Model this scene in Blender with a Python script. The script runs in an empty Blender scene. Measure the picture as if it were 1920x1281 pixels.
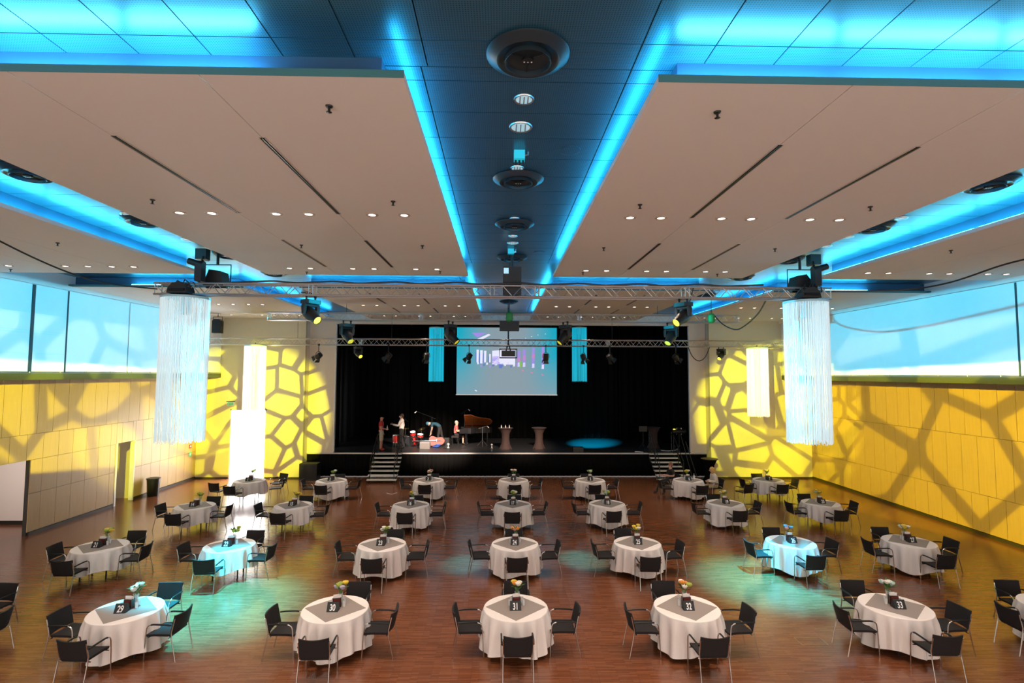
import bpy, math, random
from mathutils import Vector, Matrix
PI = math.pi
random.seed(7)
S = bpy.context.scene
COL = S.collection
# ------------------------------------------------------------------ camera
FPX, PITCH, YAW, ROLL, CAMZ = 994.18, .06137, .0222, .00416, 5.1285
_cp, _sp, _cy, _sy = math.cos(PITCH), math.sin(PITCH), math.cos(YAW), math.sin(YAW)
FW = Vector((_sy * _cp, _cy * _cp, _sp)); _rt = Vector((_cy, -_sy, 0)); _up = _rt.cross(FW)
RT = _rt * math.cos(ROLL) + _up * math.sin(ROLL); UP = _up * math.cos(ROLL) - _rt * math.sin(ROLL)
cam = bpy.data.cameras.new('camera'); cam.sensor_fit = 'HORIZONTAL'; cam.sensor_width = 36.0
cam.lens = 36.0 * FPX / 1920; cam.clip_start = .05; cam.clip_end = 200
camo = bpy.data.objects.new('camera', cam); COL.objects.link(camo)
camo.matrix_world = Matrix(((RT.x, UP.x, -FW.x, 0), (RT.y, UP.y, -FW.y, 0), (RT.z, UP.z, -FW.z, CAMZ), (0, 0, 0, 1)))
S.camera = camo
def U(px, py, X=None, Y=None, Z=None):
    """where the line of sight through a point of the photograph meets a plane of the hall"""
    d = FW + RT * ((px - 960) / FPX) - UP * ((py - 640.5) / FPX)
    t = (Z - CAMZ) / d.z if Z is not None else (Y / d.y if Y is not None else X / d.x)
    return Vector((0, 0, CAMZ)) + d * t
# ------------------------------------------------------------------ world, exposure
S.view_settings.view_transform = 'Standard'; S.view_settings.look = 'None'
S.view_settings.exposure = 0.0; S.view_settings.gamma = 1.0; S.view_settings.use_curve_mapping = False
S.cycles.adaptive_threshold = .02; S.cycles.max_bounces = 7; S.cycles.diffuse_bounces = 4; S.cycles.glossy_bounces = 3; S.cycles.transmission_bounces = 5
S.cycles.transparent_max_bounces = 8; S.cycles.sample_clamp_indirect = 6.0; S.cycles.caustics_reflective = False; S.cycles.caustics_refractive = False
W = bpy.data.worlds.new('ambient_fill'); S.world = W; W.use_nodes = True  # added even warm fill, coming in through the open rear of the room
W.node_tree.nodes['Background'].inputs['Color'].default_value = (1.0, .865, .77, 1)
W.node_tree.nodes['Background'].inputs['Strength'].default_value = 1.95

def aim(o, frm, to):
    o.location = frm
    o.rotation_euler = (Vector(to) - Vector(frm)).to_track_quat('-Z', 'Y').to_euler()
def spot(name, frm, to, deg, power, color, blend=.5, size=.05, gobo=None):
    l = bpy.data.lights.new(name, 'SPOT'); l.energy = power; l.color = color
    l.spot_size = math.radians(deg); l.spot_blend = blend; l.shadow_soft_size = size
    o = bpy.data.objects.new(name, l); COL.objects.link(o); aim(o, frm, to)
    if gobo:                                   # a cut-out disc in the projector: bright shards between dark bars
        sc, lo, width, seed, vh = gobo
        l.use_nodes = True; nt = l.node_tree; n = nt.nodes; k = nt.links
        em = n['Emission']
        tc = n.new('ShaderNodeTexCoord'); sp = n.new('ShaderNodeSeparateXYZ'); k.new(tc.outputs['Normal'], sp.inputs[0])
        dx = n.new('ShaderNodeMath'); dx.operation = 'DIVIDE'; k.new(sp.outputs[0], dx.inputs[0]); k.new(sp.outputs[2], dx.inputs[1])
        dy = n.new('ShaderNodeMath'); dy.operation = 'DIVIDE'; k.new(sp.outputs[1], dy.inputs[0]); k.new(sp.outputs[2], dy.inputs[1])
        cb = n.new('ShaderNodeCombineXYZ'); k.new(dx.outputs[0], cb.inputs[0]); k.new(dy.outputs[0], cb.inputs[1]); cb.inputs[2].default_value = seed
        vo = n.new('ShaderNodeTexVoronoi'); vo.feature = 'DISTANCE_TO_EDGE'; vo.inputs['Scale'].default_value = sc; vo.inputs['Randomness'].default_value = .95
        k.new(cb.outputs[0], vo.inputs['Vector'])
        mr = n.new('ShaderNodeMapRange'); mr.interpolation_type = 'SMOOTHSTEP'
        mr.inputs['From Min'].default_value = width * .55; mr.inputs['From Max'].default_value = width
        mr.inputs['To Min'].default_value = lo; mr.inputs['To Max'].default_value = 1
        k.new(vo.outputs['Distance'], mr.inputs['Value'])
        ab = n.new('ShaderNodeMath'); ab.operation = 'ABSOLUTE'; k.new(dy.outputs[0], ab.inputs[0])
        sh = n.new('ShaderNodeMapRange'); sh.interpolation_type = 'SMOOTHSTEP'; sh.inputs['From Min'].default_value = vh; sh.inputs['From Max'].default_value = vh + .012   # framing shutters
        sh.inputs['To Min'].default_value = 1; sh.inputs['To Max'].default_value = 0; k.new(ab.outputs[0], sh.inputs['Value'])
        mu = n.new('ShaderNodeMath'); mu.operation = 'MULTIPLY'; k.new(sh.outputs[0], mu.inputs[0]); k.new(mr.outputs[0], mu.inputs[1]); k.new(mu.outputs[0], em.inputs['Strength'])
    return o
YEL = (1.0, .97, .0); CYA = (.02, .72, 1.0); WARM = (1.0, .76, .59)
# the stage projectors: yellow shards on the walls, turquoise washes
spot('shard_beam', (-5.6, 14.2, 6.6), (-12.3, 26.4, 2.9), 33, 12500, YEL, .35, .02, (11, .08, .10, 1.3, 1))
spot('shard_beam', (6.0, 14.2, 6.6), (13.9, 26.4, 2.9), 33, 11500, YEL, .35, .02, (11, .12, .10, 4.1, 1))
spot('shard_beam', (-1.0, 14.6, 6.7), (-14.8, 19.5, 3.5), 60, 15000, YEL, .6, .03, (6.5, .35, .11, 7.7, .11))
spot('shard_beam', (2.0, 14.8, 6.7), (15.6, 18.6, 2.4), 70, 15500, (1.0, .78, .0), .6, .03, (5.2, .42, .10, 2.2, .19))
spot('sky_beam', (6.6, 14.0, 6.6), (-13.7, 17.5, 6.45), 40, 18000, (.0, .60, .90), .7, .1, (1, 1, .1, 0, .060))
spot('sky_beam', (-6.4, 15.5, 6.6), (14.2, 17.5, 6.45), 42, 18000, (.0, .60, .90), .7, .1, (1, 1, .1, 0, .060))
spot('cloud_beam', (2.5, 13.2, 6.7), (-13.7, 18.0, 5.9), 44, 2700, (1, .98, .95), .6, .05, (8, .15, .12, 3.3, .05))
spot('cloud_beam', (-2.2, 13.2, 6.7), (14.2, 18.0, 5.9), 46, 2700, (1, .98, .95), .6, .08, (5, .15, .14, 9.3, .05))
spot('floor_beam', (-7.1, 12.6, 6.8), (-6.4, 12.1, 0), 40, 26000, (.0, .66, .95), 1, .05)
spot('floor_beam', (7.1, 12.6, 6.8), (6.8, 13.3, 0), 36, 23000, (.0, .62, 1.0), 1, .05)
spot('floor_beam', (0, 20.4, 7.1), (-1.0, 14.7, 0), 9, 9000, (.0, .6, 1.0), .9, .05)
spot('floor_beam', (.3, 20.4, 7.1), (2.3, 15.0, 0), 10, 13000, (.0, .6, 1.0), .9, .05)
spot('stage_beam', (3.2, 24.2, 6.2), (5.3, 30.5, 1.17), 22, 45000, (.0, .6, 1.0), .9, .05)
spot('stage_beam', (-3.0, 24.2, 6.3), (-4.3, 30.3, 1.5), 24, 1100, (.1, .65, 1.0), .9, .05)
spot('stage_wash', (-1.0, 20.3, 7.0), (-3.2, 28.8, 1.6), 30, 19000, WARM, .9, .1)
spot('stage_wash', (2.0, 20.3, 7.0), (1.0, 29.0, 1.6), 26, 6500, WARM, .9, .1)

# ------------------------------------------------------------------ materials
MATS = {}
def mat(name, color, rough=.5, metal=0.0, spec=.5, emit=None, estr=0, noise=None, trans=0, alpha=1, sheen=0):
    m = bpy.data.materials.new(name); m.use_nodes = True; nt = m.node_tree; b = nt.nodes['Principled BSDF']
    b.inputs['Base Color'].default_value = (*color, 1); b.inputs['Roughness'].default_value = rough
    b.inputs['Metallic'].default_value = metal; b.inputs['Specular IOR Level'].default_value = spec
    b.inputs['Transmission Weight'].default_value = trans; b.inputs['Alpha'].default_value = alpha
    if sheen: b.inputs['Sheen Weight'].default_value = sheen
    if emit: b.inputs['Emission Color'].default_value = (*emit, 1); b.inputs['Emission Strength'].default_value = estr
    if noise:                                   # (scale, amount): slight colour unevenness of the stuff itself
        tc = nt.nodes.new('ShaderNodeTexCoord'); nz = nt.nodes.new('ShaderNodeTexNoise'); nz.inputs['Scale'].default_value = noise[0]
        nz.inputs['Detail'].default_value = 4
        nt.links.new(tc.outputs['Object'], nz.inputs['Vector'])
        rp = nt.nodes.new('ShaderNodeMapRange'); rp.inputs['To Min'].default_value = 1 - noise[1]; rp.inputs['To Max'].default_value = 1 + noise[1]
        mx = nt.nodes.new('ShaderNodeVectorMath'); mx.operation = 'SCALE'; mx.inputs[0].default_value = color
        nt.links.new(nz.outputs['Fac'], rp.inputs['Value']); nt.links.new(rp.outputs[0], mx.inputs['Scale']); nt.links.new(mx.outputs[0], b.inputs['Base Color'])
    MATS[name] = m; return m
mat('plaster', (.82, .76, .715), .8, noise=(300, .06), spec=.2)
mat('white_paint', (.80, .80, .80), .6)
mat('fabric_wall', (.64, .58, .42), .85, spec=.2, noise=(4, .03))
mat('panel_beige', (.80, .70, .58), .85, spec=.2, noise=(4, .03))
mat('screen_fabric', (.80, .84, .86), .8, spec=.2, noise=(2, .04))
mat('fascia_blue', (.02, .075, .15), .6)
mat('lip_shade', (.05, .17, .19), .5)  # shade and cyan bounce on the slab lips, put into the colour
mat('dark_frame', (.02, .05, .06), .5)
mat('ledge', (.07, .09, .04), .55)
mat('plinth', (.03, .025, .02), .6)
mat('black', (.012, .012, .012), .45)
mat('black_cloth', (.006, .006, .006), .95, spec=.05)
mat('black_metal', (.015, .016, .017), .4, .3)
mat('stage_black', (.03, .03, .033), .32)
mat('chrome', (.62, .60, .58), .22, 1.0)
mat('alu', (.60, .61, .62), .32, .9)
mat('seat_black', (.022, .020, .021), .75, noise=(250, .25), spec=.25)
mat('cloth_white', (.86, .82, .80), .85, spec=.15, noise=(30, .03))
mat('cloth_grey', (.33, .29, .27), .9, spec=.1, noise=(220, .12))
mat('card_black', (.012, .014, .016), .5)
mat('digit_white', (.9, .9, .9), .6)
mat('menu_dark', (.03, .012, .01), .4)
mat('menu_red', (.16, .025, .02), .5, noise=(60, .5))
mat('glass', (.95, .97, .98), .06, 0, .8, alpha=.42)
mat('leaf', (.09, .20, .04), .6)
mat('leaf_dark', (.03, .09, .03), .6)
mat('led', (.1, .6, 1), .5, emit=(.03, .56, 1.0), estr=30)
mat('led_bright', (.3, .8, 1), .5, emit=(.06, .70, 1.0), estr=42)
mat('led_front', (.3, .8, 1), .5, emit=(.11, .64, 1.0), estr=95)
mat('led_off', (.1, .12, .13), .5)
mat('lamp_warm', (1, .9, .8), .5, emit=(1.0, .86, .72), estr=7)
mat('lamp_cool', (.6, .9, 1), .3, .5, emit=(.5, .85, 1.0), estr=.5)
mat('lamp_yellow', (1, .9, .1), .4, emit=(1.0, .9, .05), estr=2.2)
mat('lamp_amber', (1, .9, .1), .4, emit=(1.0, .85, .05), estr=.5)
mat('ring_beige', (.55, .46, .40), .5)
mat('door_light', (1, 1, 1), .5, emit=(1, .97, 1), estr=22)
mat('door_white', (.80, .74, .70), .6)
mat('vent_dark', (.04, .06, .075), .35, .6)
mat('hole', (.003, .003, .003), .9)
mat('step_grey', (.72, .68, .65), .6)
mat('string_white', (.88, .92, .95), .5, emit=(.70, .95, 1.0), estr=.32)
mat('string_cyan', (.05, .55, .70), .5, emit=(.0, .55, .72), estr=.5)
mat('string_warm', (.92, .90, .88), .5, emit=(1.0, .93, .88), estr=.55)
mat('string_top', (.5, .8, .9), .4)
mat('green_motor', (.03, .30, .06), .5)
mat('red_drum', (.45, .02, .015), .3)
mat('drum_skin', (.75, .72, .70), .6)
mat('brass', (.55, .40, .15), .3, 1)
mat('bass_wood', (.20, .03, .012), .5, noise=(8, .3))
mat('piano_black', (.01, .01, .012), .12, spec=.7)
mat('lid_reflection', (.30, .08, .015), .25, noise=(5, .3))  # orange-brown wood reflection painted into the lid's underside
mat('ivory', (.8, .78, .72), .4)
mat('case_grey', (.16, .15, .15), .6)
mat('stretch_brown', (.055, .03, .026), .8)
mat('table_wood', (.20, .14, .10), .5)
mat('skin', (.62, .36, .27), .55); mat('skin_red', (.66, .30, .22), .55)
mat('shirt_red', (.50, .03, .03), .8); mat('shirt_white', (.75, .68, .64), .8); mat('shirt_teal', (.005, .04, .06), .8)
mat('shirt_pink', (.55, .10, .10), .8); mat('shirt_black', (.012, .011, .011), .9); mat('blouse_white', (.72, .66, .60), .8)
mat('shorts_beige', (.60, .50, .38), .85); mat('trousers_black', (.015, .013, .014), .9); mat('trousers_beige', (.45, .34, .2), .9)
mat('shoe_red', (.35, .03, .02), .6); mat('shoe_black', (.01, .01, .01), .5)
mat('hair_brown', (.07, .035, .02), .7); mat('hair_blonde', (.60, .38, .14), .7); mat('hair_grey', (.45, .38, .33), .7); mat('hair_red', (.22, .08, .05), .7)
mat('cap_teal', (.02, .10, .14), .7); mat('eye_white', (.8, .8, .8), .3); mat('eye_dark', (.03, .02, .02), .3); mat('lip', (.35, .10, .09), .5)
mat('exit_green', (.02, .35, .12), .5, emit=(.05, .6, .2), estr=.5)
mat('fire_red', (.5, .03, .02), .5)
mat('bin_black', (.01, .014, .012), .3)
for nm, c in dict(white=(.8, .78, .7), yellow=(.75, .55, .05), orange=(.75, .28, .04), lime=(.35, .42, .06), blue=(.12, .35, .6), pale=(.5, .66, .6), pink=(.7, .3, .25), lilac=(.4, .36, .48)).items():
    mat('bloom_' + nm, c, .7)

def nodes_of(name):
    m = bpy.data.materials.new(name); m.use_nodes = True; MATS[name] = m
    return m.node_tree, m.node_tree.nodes['Principled BSDF']
def add(nt, kind, **kw):
    n = nt.nodes.new(kind)
    for a, v in kw.items(): setattr(n, a, v)
    return n
def parquet():
    nt, b = nodes_of('parquet'); k = nt.links
    tc = add(nt, 'ShaderNodeTexCoord')
    br = add(nt, 'ShaderNodeTexBrick'); br.inputs['Scale'].default_value = 1; br.offset = .37
    br.inputs['Brick Width'].default_value = .34; br.inputs['Row Height'].default_value = .032; br.inputs['Mortar Size'].default_value = .0012
    br.inputs['Color1'].default_value = (.17, .058, .024, 1); br.inputs['Color2'].default_value = (.26, .094, .042, 1); br.inputs['Mortar'].default_value = (.04, .02, .01, 1)
    br.inputs['Bias'].default_value = -.1
    k.new(tc.outputs['Object'], br.inputs['Vector'])
    mp = add(nt, 'ShaderNodeMapping'); mp.inputs['Scale'].default_value = (9, 110, 1); k.new(tc.outputs['Object'], mp.inputs[0])
    nz = add(nt, 'ShaderNodeTexNoise'); nz.inputs['Scale'].default_value = 1.5; nz.inputs['Detail'].default_value = 5; k.new(mp.outputs[0], nz.inputs['Vector'])
    mx = add(nt, 'ShaderNodeMix', data_type='RGBA', blend_type='MULTIPLY'); mx.inputs[0].default_value = .32
    k.new(br.outputs['Color'], mx.inputs[6]); rr = add(nt, 'ShaderNodeMapRange'); rr.inputs['To Min'].default_value = .3; rr.inputs['To Max'].default_value = 1.6
    k.new(nz.outputs['Fac'], rr.inputs[0]); cc = add(nt, 'ShaderNodeCombineColor'); [k.new(rr.outputs[0], cc.inputs[i]) for i in range(3)]; k.new(cc.outputs[0], mx.inputs[7])
    k.new(mx.outputs[2], b.inputs['Base Color'])
    r2 = add(nt, 'ShaderNodeMapRange'); r2.inputs['To Min'].default_value = .19; r2.inputs['To Max'].default_value = .25; k.new(nz.outputs['Fac'], r2.inputs[0]); k.new(r2.outputs[0], b.inputs['Roughness'])
    b.inputs['Specular IOR Level'].default_value = .75
parquet()
def perforated():
    nt, b = nodes_of('perforated'); k = nt.links
    tc = add(nt, 'ShaderNodeTexCoord'); sp = add(nt, 'ShaderNodeSeparateXYZ'); k.new(tc.outputs['Object'], sp.inputs[0])
    fs = []
    for i in range(2):
        m = add(nt, 'ShaderNodeMath', operation='MULTIPLY'); m.inputs[1].default_value = 2 * PI / .024; k.new(sp.outputs[i], m.inputs[0])
        s = add(nt, 'ShaderNodeMath', operation='SINE'); k.new(m.outputs[0], s.inputs[0]); fs.append(s)
    p = add(nt, 'ShaderNodeMath', operation='ADD'); k.new(fs[0].outputs[0], p.inputs[0]); k.new(fs[1].outputs[0], p.inputs[1])
    g = add(nt, 'ShaderNodeMapRange'); g.inputs['From Min'].default_value = .9; g.inputs['From Max'].default_value = 1.3; k.new(p.outputs[0], g.inputs[0])
    mx = add(nt, 'ShaderNodeMix', data_type='RGBA'); mx.inputs[6].default_value = (.04, .135, .205, 1); mx.inputs[7].default_value = (.008, .025, .035, 1)
    k.new(g.outputs[0], mx.inputs[0]); k.new(mx.outputs[2], b.inputs['Base Color'])
    b.inputs['Metallic'].default_value = .30; b.inputs['Roughness'].default_value = .30
perforated()
def wood_panel():
    nt, b = nodes_of('maple'); k = nt.links
    tc = add(nt, 'ShaderNodeTexCoord'); oi = add(nt, 'ShaderNodeObjectInfo')
    mp = add(nt, 'ShaderNodeMapping'); mp.inputs['Scale'].default_value = (14, 14, .8); k.new(tc.outputs['Object'], mp.inputs[0])
    nz = add(nt, 'ShaderNodeTexNoise', noise_dimensions='4D'); nz.inputs['Scale'].default_value = 2; nz.inputs['Detail'].default_value = 5; k.new(mp.outputs[0], nz.inputs['Vector']); k.new(oi.outputs['Random'], nz.inputs['W'])
    mx = add(nt, 'ShaderNodeMix', data_type='RGBA'); mx.inputs[6].default_value = (.38, .245, .115, 1); mx.inputs[7].default_value = (.47, .325, .165, 1)
    k.new(nz.outputs['Fac'], mx.inputs[0]); k.new(mx.outputs[2], b.inputs['Base Color']); b.inputs['Roughness'].default_value = .5
wood_panel()
def projection():                               # what the beamer shows: turquoise room with a pale centre (a flat picture)
    nt, b = nodes_of('projection'); k = nt.links
    tc = add(nt, 'ShaderNodeTexCoord'); sp = add(nt, 'ShaderNodeSeparateXYZ'); k.new(tc.outputs['Object'], sp.inputs[0])
    gx = add(nt, 'ShaderNodeMath', operation='ABSOLUTE'); k.new(sp.outputs[0], gx.inputs[0])
    r = add(nt, 'ShaderNodeMapRange', interpolation_type='SMOOTHSTEP'); r.inputs['From Min'].default_value = .6; r.inputs['From Max'].default_value = 3.0; k.new(gx.outputs[0], r.inputs[0])
    rz = add(nt, 'ShaderNodeMapRange'); rz.inputs['From Min'].default_value = -2.0; rz.inputs['From Max'].default_value = .3; rz.inputs['To Min'].default_value = .25; rz.inputs['To Max'].default_value = 1; k.new(sp.outputs[2], rz.inputs[0])
    mm = add(nt, 'ShaderNodeMath', operation='MULTIPLY'); k.new(r.outputs[0], mm.inputs[0]); k.new(rz.outputs[0], mm.inputs[1])
    mx = add(nt, 'ShaderNodeMix', data_type='RGBA'); mx.inputs[6].default_value = (.24, .32, .37, 1); mx.inputs[7].default_value = (.0, .38, .52, 1); k.new(mm.outputs[0], mx.inputs[0])
    b.inputs['Base Color'].default_value = (.03, .03, .03, 1); k.new(mx.outputs[2], b.inputs['Emission Color']); b.inputs['Emission Strength'].default_value = 1.0
projection()
mat('pic_violet', (.05, .05, .05), emit=(.38, .28, .85), estr=.9); mat('pic_white', (.05, .05, .05), emit=(.8, .8, 1), estr=1.0)
mat('pic_pink', (.05, .05, .05), emit=(.85, .25, .5), estr=.8); mat('pic_green', (.05, .05, .05), emit=(.25, .6, .1), estr=.8); mat('pic_indigo', (.05, .05, .05), emit=(.12, .2, .62), estr=.9)

# ------------------------------------------------------------------ mesh helpers
class MB:
    def __init__(s): s.v = []; s.f = []
    def face(s, pts):
        i = len(s.v); s.v += [tuple(p) for p in pts]; s.f.append(tuple(range(i, i + len(pts)))); return s
    def grid(s, fn, nu, nv, closed=False):
        i = len(s.v)
        for a in range(nu + (0 if closed else 1)):
            for b in range(nv + 1): s.v.append(tuple(fn(a, b)))
        n = nu if closed else nu + 1
        for a in range(nu):
            for b in range(nv):
                c = (a + 1) % n
                s.f.append((i + a * (nv + 1) + b, i + c * (nv + 1) + b, i + c * (nv + 1) + b + 1, i + a * (nv + 1) + b + 1))
        return s
    def box(s, c, d, rz=0, m=None):
        x, y, z = [q / 2 for q in d]; i = len(s.v)
        pts = [Vector((sx * x, sy * y, sz * z)) for sz in (-1, 1) for sy in (-1, 1) for sx in (-1, 1)]
        R = m if m is not None else Matrix.Rotation(rz, 3, 'Z')
        s.v += [tuple(R @ p + Vector(c)) for p in pts]
        s.f += [(i, i + 2, i + 3, i + 1), (i + 4, i + 5, i + 7, i + 6), (i, i + 1, i + 5, i + 4), (i + 2, i + 6, i + 7, i + 3), (i, i + 4, i + 6, i + 2), (i + 1, i + 3, i + 7, i + 5)]
        return s
    def bbox(s, a, b): return s.box([(p + q) / 2 for p, q in zip(a, b)], [abs(q - p) for p, q in zip(a, b)])
    def tube(s, pts, r, n=8, cap=True):
        pts = [Vector(p) for p in pts]; rs = r if isinstance(r, (list, tuple)) else [r] * len(pts); i0 = len(s.v)
        t0 = (pts[1] - pts[0]).normalized(); a = t0.orthogonal().normalized()
        for q, p in enumerate(pts):
            t = (pts[min(q + 1, len(pts) - 1)] - pts[max(q - 1, 0)]).normalized()
            a = (a - t * a.dot(t)); a = a.normalized() if a.length > 1e-6 else t.orthogonal().normalized(); b = t.cross(a)
            for j in range(n):
                w = 2 * PI * j / n; s.v.append(tuple(p + (a * math.cos(w) + b * math.sin(w)) * rs[q]))
        for q in range(len(pts) - 1):
            for j in range(n):
                k = (j + 1) % n; s.f.append((i0 + q * n + j, i0 + q * n + k, i0 + (q + 1) * n + k, i0 + (q + 1) * n + j))
        if cap:
            s.f.append(tuple(i0 + j for j in reversed(range(n)))); e = i0 + (len(pts) - 1) * n; s.f.append(tuple(e + j for j in range(n)))
        return s
    def lathe(s, prof, n=20, c=(0, 0, 0), capb=True, capt=True):
        i = len(s.v)
        for r, z in prof:
            for j in range(n): s.v.append((c[0] + r * math.cos(2 * PI * j / n), c[1] + r * math.sin(2 * PI * j / n), c[2] + z))
        for q in range(len(prof) - 1):
            for j in range(n):
                k = (j + 1) % n; s.f.append((i + q * n + j, i + q * n + k, i + (q + 1) * n + k, i + (q + 1) * n + j))
        if capb and prof[0][0] > 1e-5: s.f.append(tuple(i + j for j in reversed(range(n))))
        if capt and prof[-1][0] > 1e-5: s.f.append(tuple(i + (len(prof) - 1) * n + j for j in range(n)))
        return s
    def prism(s, poly, d, m=None):              # polygon in xy pushed up by d, then moved by matrix m
        i = len(s.v); n = len(poly); M = m or Matrix.Identity(4)
        for z in (0, d):
            for x, y in poly: s.v.append(tuple(M @ Vector((x, y, z))))
        s.f.append(tuple(i + j for j in reversed(range(n)))); s.f.append(tuple(i + n + j for j in range(n)))
        for j in range(n): k = (j + 1) % n; s.f.append((i + j, i + k, i + n + k, i + n + j))
        return s
    def ball(s, c, r, n=10, m=6, bump=0):
        rr = r if isinstance(r, (tuple, list)) else (r, r, r)
        def fn(a, b):
            u = 2 * PI * a / n; v = PI * b / m - PI / 2; w = 1 + (bump * math.sin(5 * u + 3 * v) if bump else 0)
            return (c[0] + rr[0] * w * math.cos(v) * math.cos(u), c[1] + rr[1] * w * math.cos(v) * math.sin(u), c[2] + rr[2] * math.sin(v))
        return s.grid(fn, n, m, True)
    def mesh(s, name, smooth=False):
        me = bpy.data.meshes.new(name); me.from_pydata(s.v, [], s.f); me.validate(); me.update()
        if smooth:
            for p in me.polygons: p.use_smooth = True
            try: me.set_sharp_from_angle(angle=math.radians(40))
            except Exception: pass
        return me
    def build(s, name, m, parent=None, smooth=False, loc=(0, 0, 0), rz=0):
        return obj(name, s.mesh(name, smooth), m, parent, loc, rz)
def obj(name, me, m=None, parent=None, loc=(0, 0, 0), rz=0, rot=None):
    if m and not me.materials: me.materials.append(MATS[m])
    o = bpy.data.objects.new(name, me); COL.objects.link(o); o.location = loc; o.rotation_euler = rot or (0, 0, rz)
    if parent: o.parent = parent
    return o
def tag(o, label=None, cat=None, group=None, kind=None):
    if label: o['label'] = label
    if cat: o['category'] = cat
    if group: o['group'] = group
    if kind: o['kind'] = kind
    return o
def thing(name, label, cat, loc=(0, 0, 0), rz=0, group=None):
    o = bpy.data.objects.new(name, None); COL.objects.link(o); o.location = loc; o.rotation_euler = (0, 0, rz); o.empty_display_size = .1
    return tag(o, label, cat, group)
def struct(o): o['kind'] = 'structure'; return o
KIDS = {}
def copy_tree(o, loc, rz, label, group=None, parent=None):
    c = o.copy(); COL.objects.link(c)
    if parent is None: c.location = loc; c.rotation_euler = (0, 0, rz); c['label'] = label
    else: c.parent = parent
    if group: c['group'] = group
    if o.name not in KIDS: KIDS[o.name] = list(o.children)
    for ch in KIDS[o.name]: copy_tree(ch, None, None, None, None, c)
    return c

# ------------------------------------------------------------------ the room
XL, XR, XUL, XUR, YB, ZS, ZP = -14.8, 15.6, -13.75, 14.2, 26.4, 7.85, 8.2
Y0 = -3.0
struct(MB().bbox((-19, Y0, -.2), (19.5, 34.6, 0)).build('floor', 'parquet'))
ceil = struct(MB().bbox((-16, Y0, 8.24), (17, 36, 8.4)).build('ceiling', 'black'))

def joint_box(a, b, g=.004): return (a[0] + g, a[1] + g, a[2]), (b[0] - g, b[1] - g, b[2])
# perforated panels above the light troughs
def panels(x0, x1, ys, xs=None):
    xs = xs or [x0, x1]
    for i in range(len(xs) - 1):
        for j in range(len(ys) - 1):
            MB().box((0, 0, 0), (xs[i + 1] - xs[i] - .012, ys[j + 1] - ys[j] - .012, .03)).build('perforated_panel', 'perforated', ceil, loc=((xs[i] + xs[i + 1]) / 2, (ys[j] + ys[j + 1]) / 2, ZP + .015))
yj = [4.73 + .67 * i for i in range(-1, 20)]
panels(0, 0, [5.15] + [y for y in yj if 5.3 < y < 14.2] + [14.53], [-1.3, -.81, 1.31, 1.85])
panels(0, 0, [4.06, 4.73, 5.15], [-.74, 1.31])
panels(0, 0, [17.25, 19.4, 21.6, 23.9, 26.4], [-1.3, -.81, 1.31, 1.85])
xn = [-.74 - .69 * i for i in range(0, 12)][::-1]; xn2 = [1.31 + .69 * i for i in range(0, 12)]
for xx in (xn, xn2): panels(0, 0, [2.7, 4.73, 5.15], xx)
panels(0, 0, [2.7, 4.06], [-.74, 1.31])
for x0, x1 in ((-8.6, -6.1), (6.45, 9.3)):
    panels(x0, x1, [5.15 + .67 * i for i in range(15)][:14] + [14.53])
    panels(x0, x1, [17.25, 20.2, 23.2, 26.4])
panels(0, 0, [14.53, 16.9, 17.25], [-15.0, -12.5, -10.5, -8.6, -6.1, -3.5, -1.3, .25, 1.85, 4.1, 6.45, 9.3, 11.5, 13.4, 15.5])

def slab(x0, x1, y0, y1, cuts, led, name='slab', sides='LRFB'):
    root = bpy.data.objects.new('slab', None); COL.objects.link(root); root.parent = ceil
    xs = [x0] + cuts + [x1]
    for a, b in zip(xs[:-1], xs[1:]):
        MB().bbox((a + .005, y0, ZS), (b - .005, y1, ZS + .07)).build('plaster_panel', 'plaster', root)
    sb = .27; t = .02; zz0, zz1 = ZS + .07, ZP
    xa = x0 + (sb if 'L' in sides else 0); xb = x1 - (sb if 'R' in sides else 0); ya = y0 + (sb if 'F' in sides else 0); yb = y1 - (sb if 'B' in sides else 0)
    if 'F' in sides: MB().bbox((xa, ya, zz0), (xb, ya + t, zz1)).build('fascia', 'fascia_blue', root)
    if 'B' in sides: MB().bbox((xa, yb - t, zz0), (xb, yb, zz1)).build('fascia', 'fascia_blue', root)
    if 'L' in sides: MB().bbox((xa, ya + t, zz0), (xa + t, yb - t, zz1)).build('fascia', 'fascia_blue', root)
    if 'R' in sides: MB().bbox((xb - t, ya + t, zz0), (xb, yb - t, zz1)).build('fascia', 'fascia_blue', root)
    if 'F' in sides: MB().bbox((x0, y0 - .006, ZS - .001), (x1, y0 - .001, ZS + .072)).build('lip_shade', 'lip_shade', root)  # added strip that carries the painted cyan shade of the front lip
    for side, segs, m in led:                   # light lines lying on the rim
        for p, q in segs:
            if side in 'FB':
                y = y0 + .14 if side == 'F' else y1 - .14
                MB().bbox((p, y - .03, zz0 + .005), (q, y + .03, zz0 + .035)).build('light_line', m, root)
            else:
                x = x0 + .14 if side == 'L' else x1 - .14
                MB().bbox((x - .03, p, zz0 + .005), (x + .03, q, zz0 + .035)).build('light_line', m, root)
    return root
def segs(a, b, step=1.5, gap=.10):
    n = max(1, round((b - a) / step)); d = (b - a) / n
    return [(a + i * d + gap / 2, a + (i + 1) * d - gap / 2) for i in range(n)]
A0, A1, B0, B1 = 4.75, 14.67, 16.95, YB
xLi, xLo, xRi, xRo = -6.42, -8.24, 6.82, 8.95
CL, CR = -.90, 1.46
sL = slab(xLi, CL, A0, A1, [-4.48, -2.77], [('F', segs(xLi + .3, -2.3), 'led_front'), ('R', segs(A0 + .1, A1 - .1), 'led'), ('B', segs(xLi + .3, CL - .3), 'led'), ('L', segs(A0 + .2, A1 - 2.2), 'led')])
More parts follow.
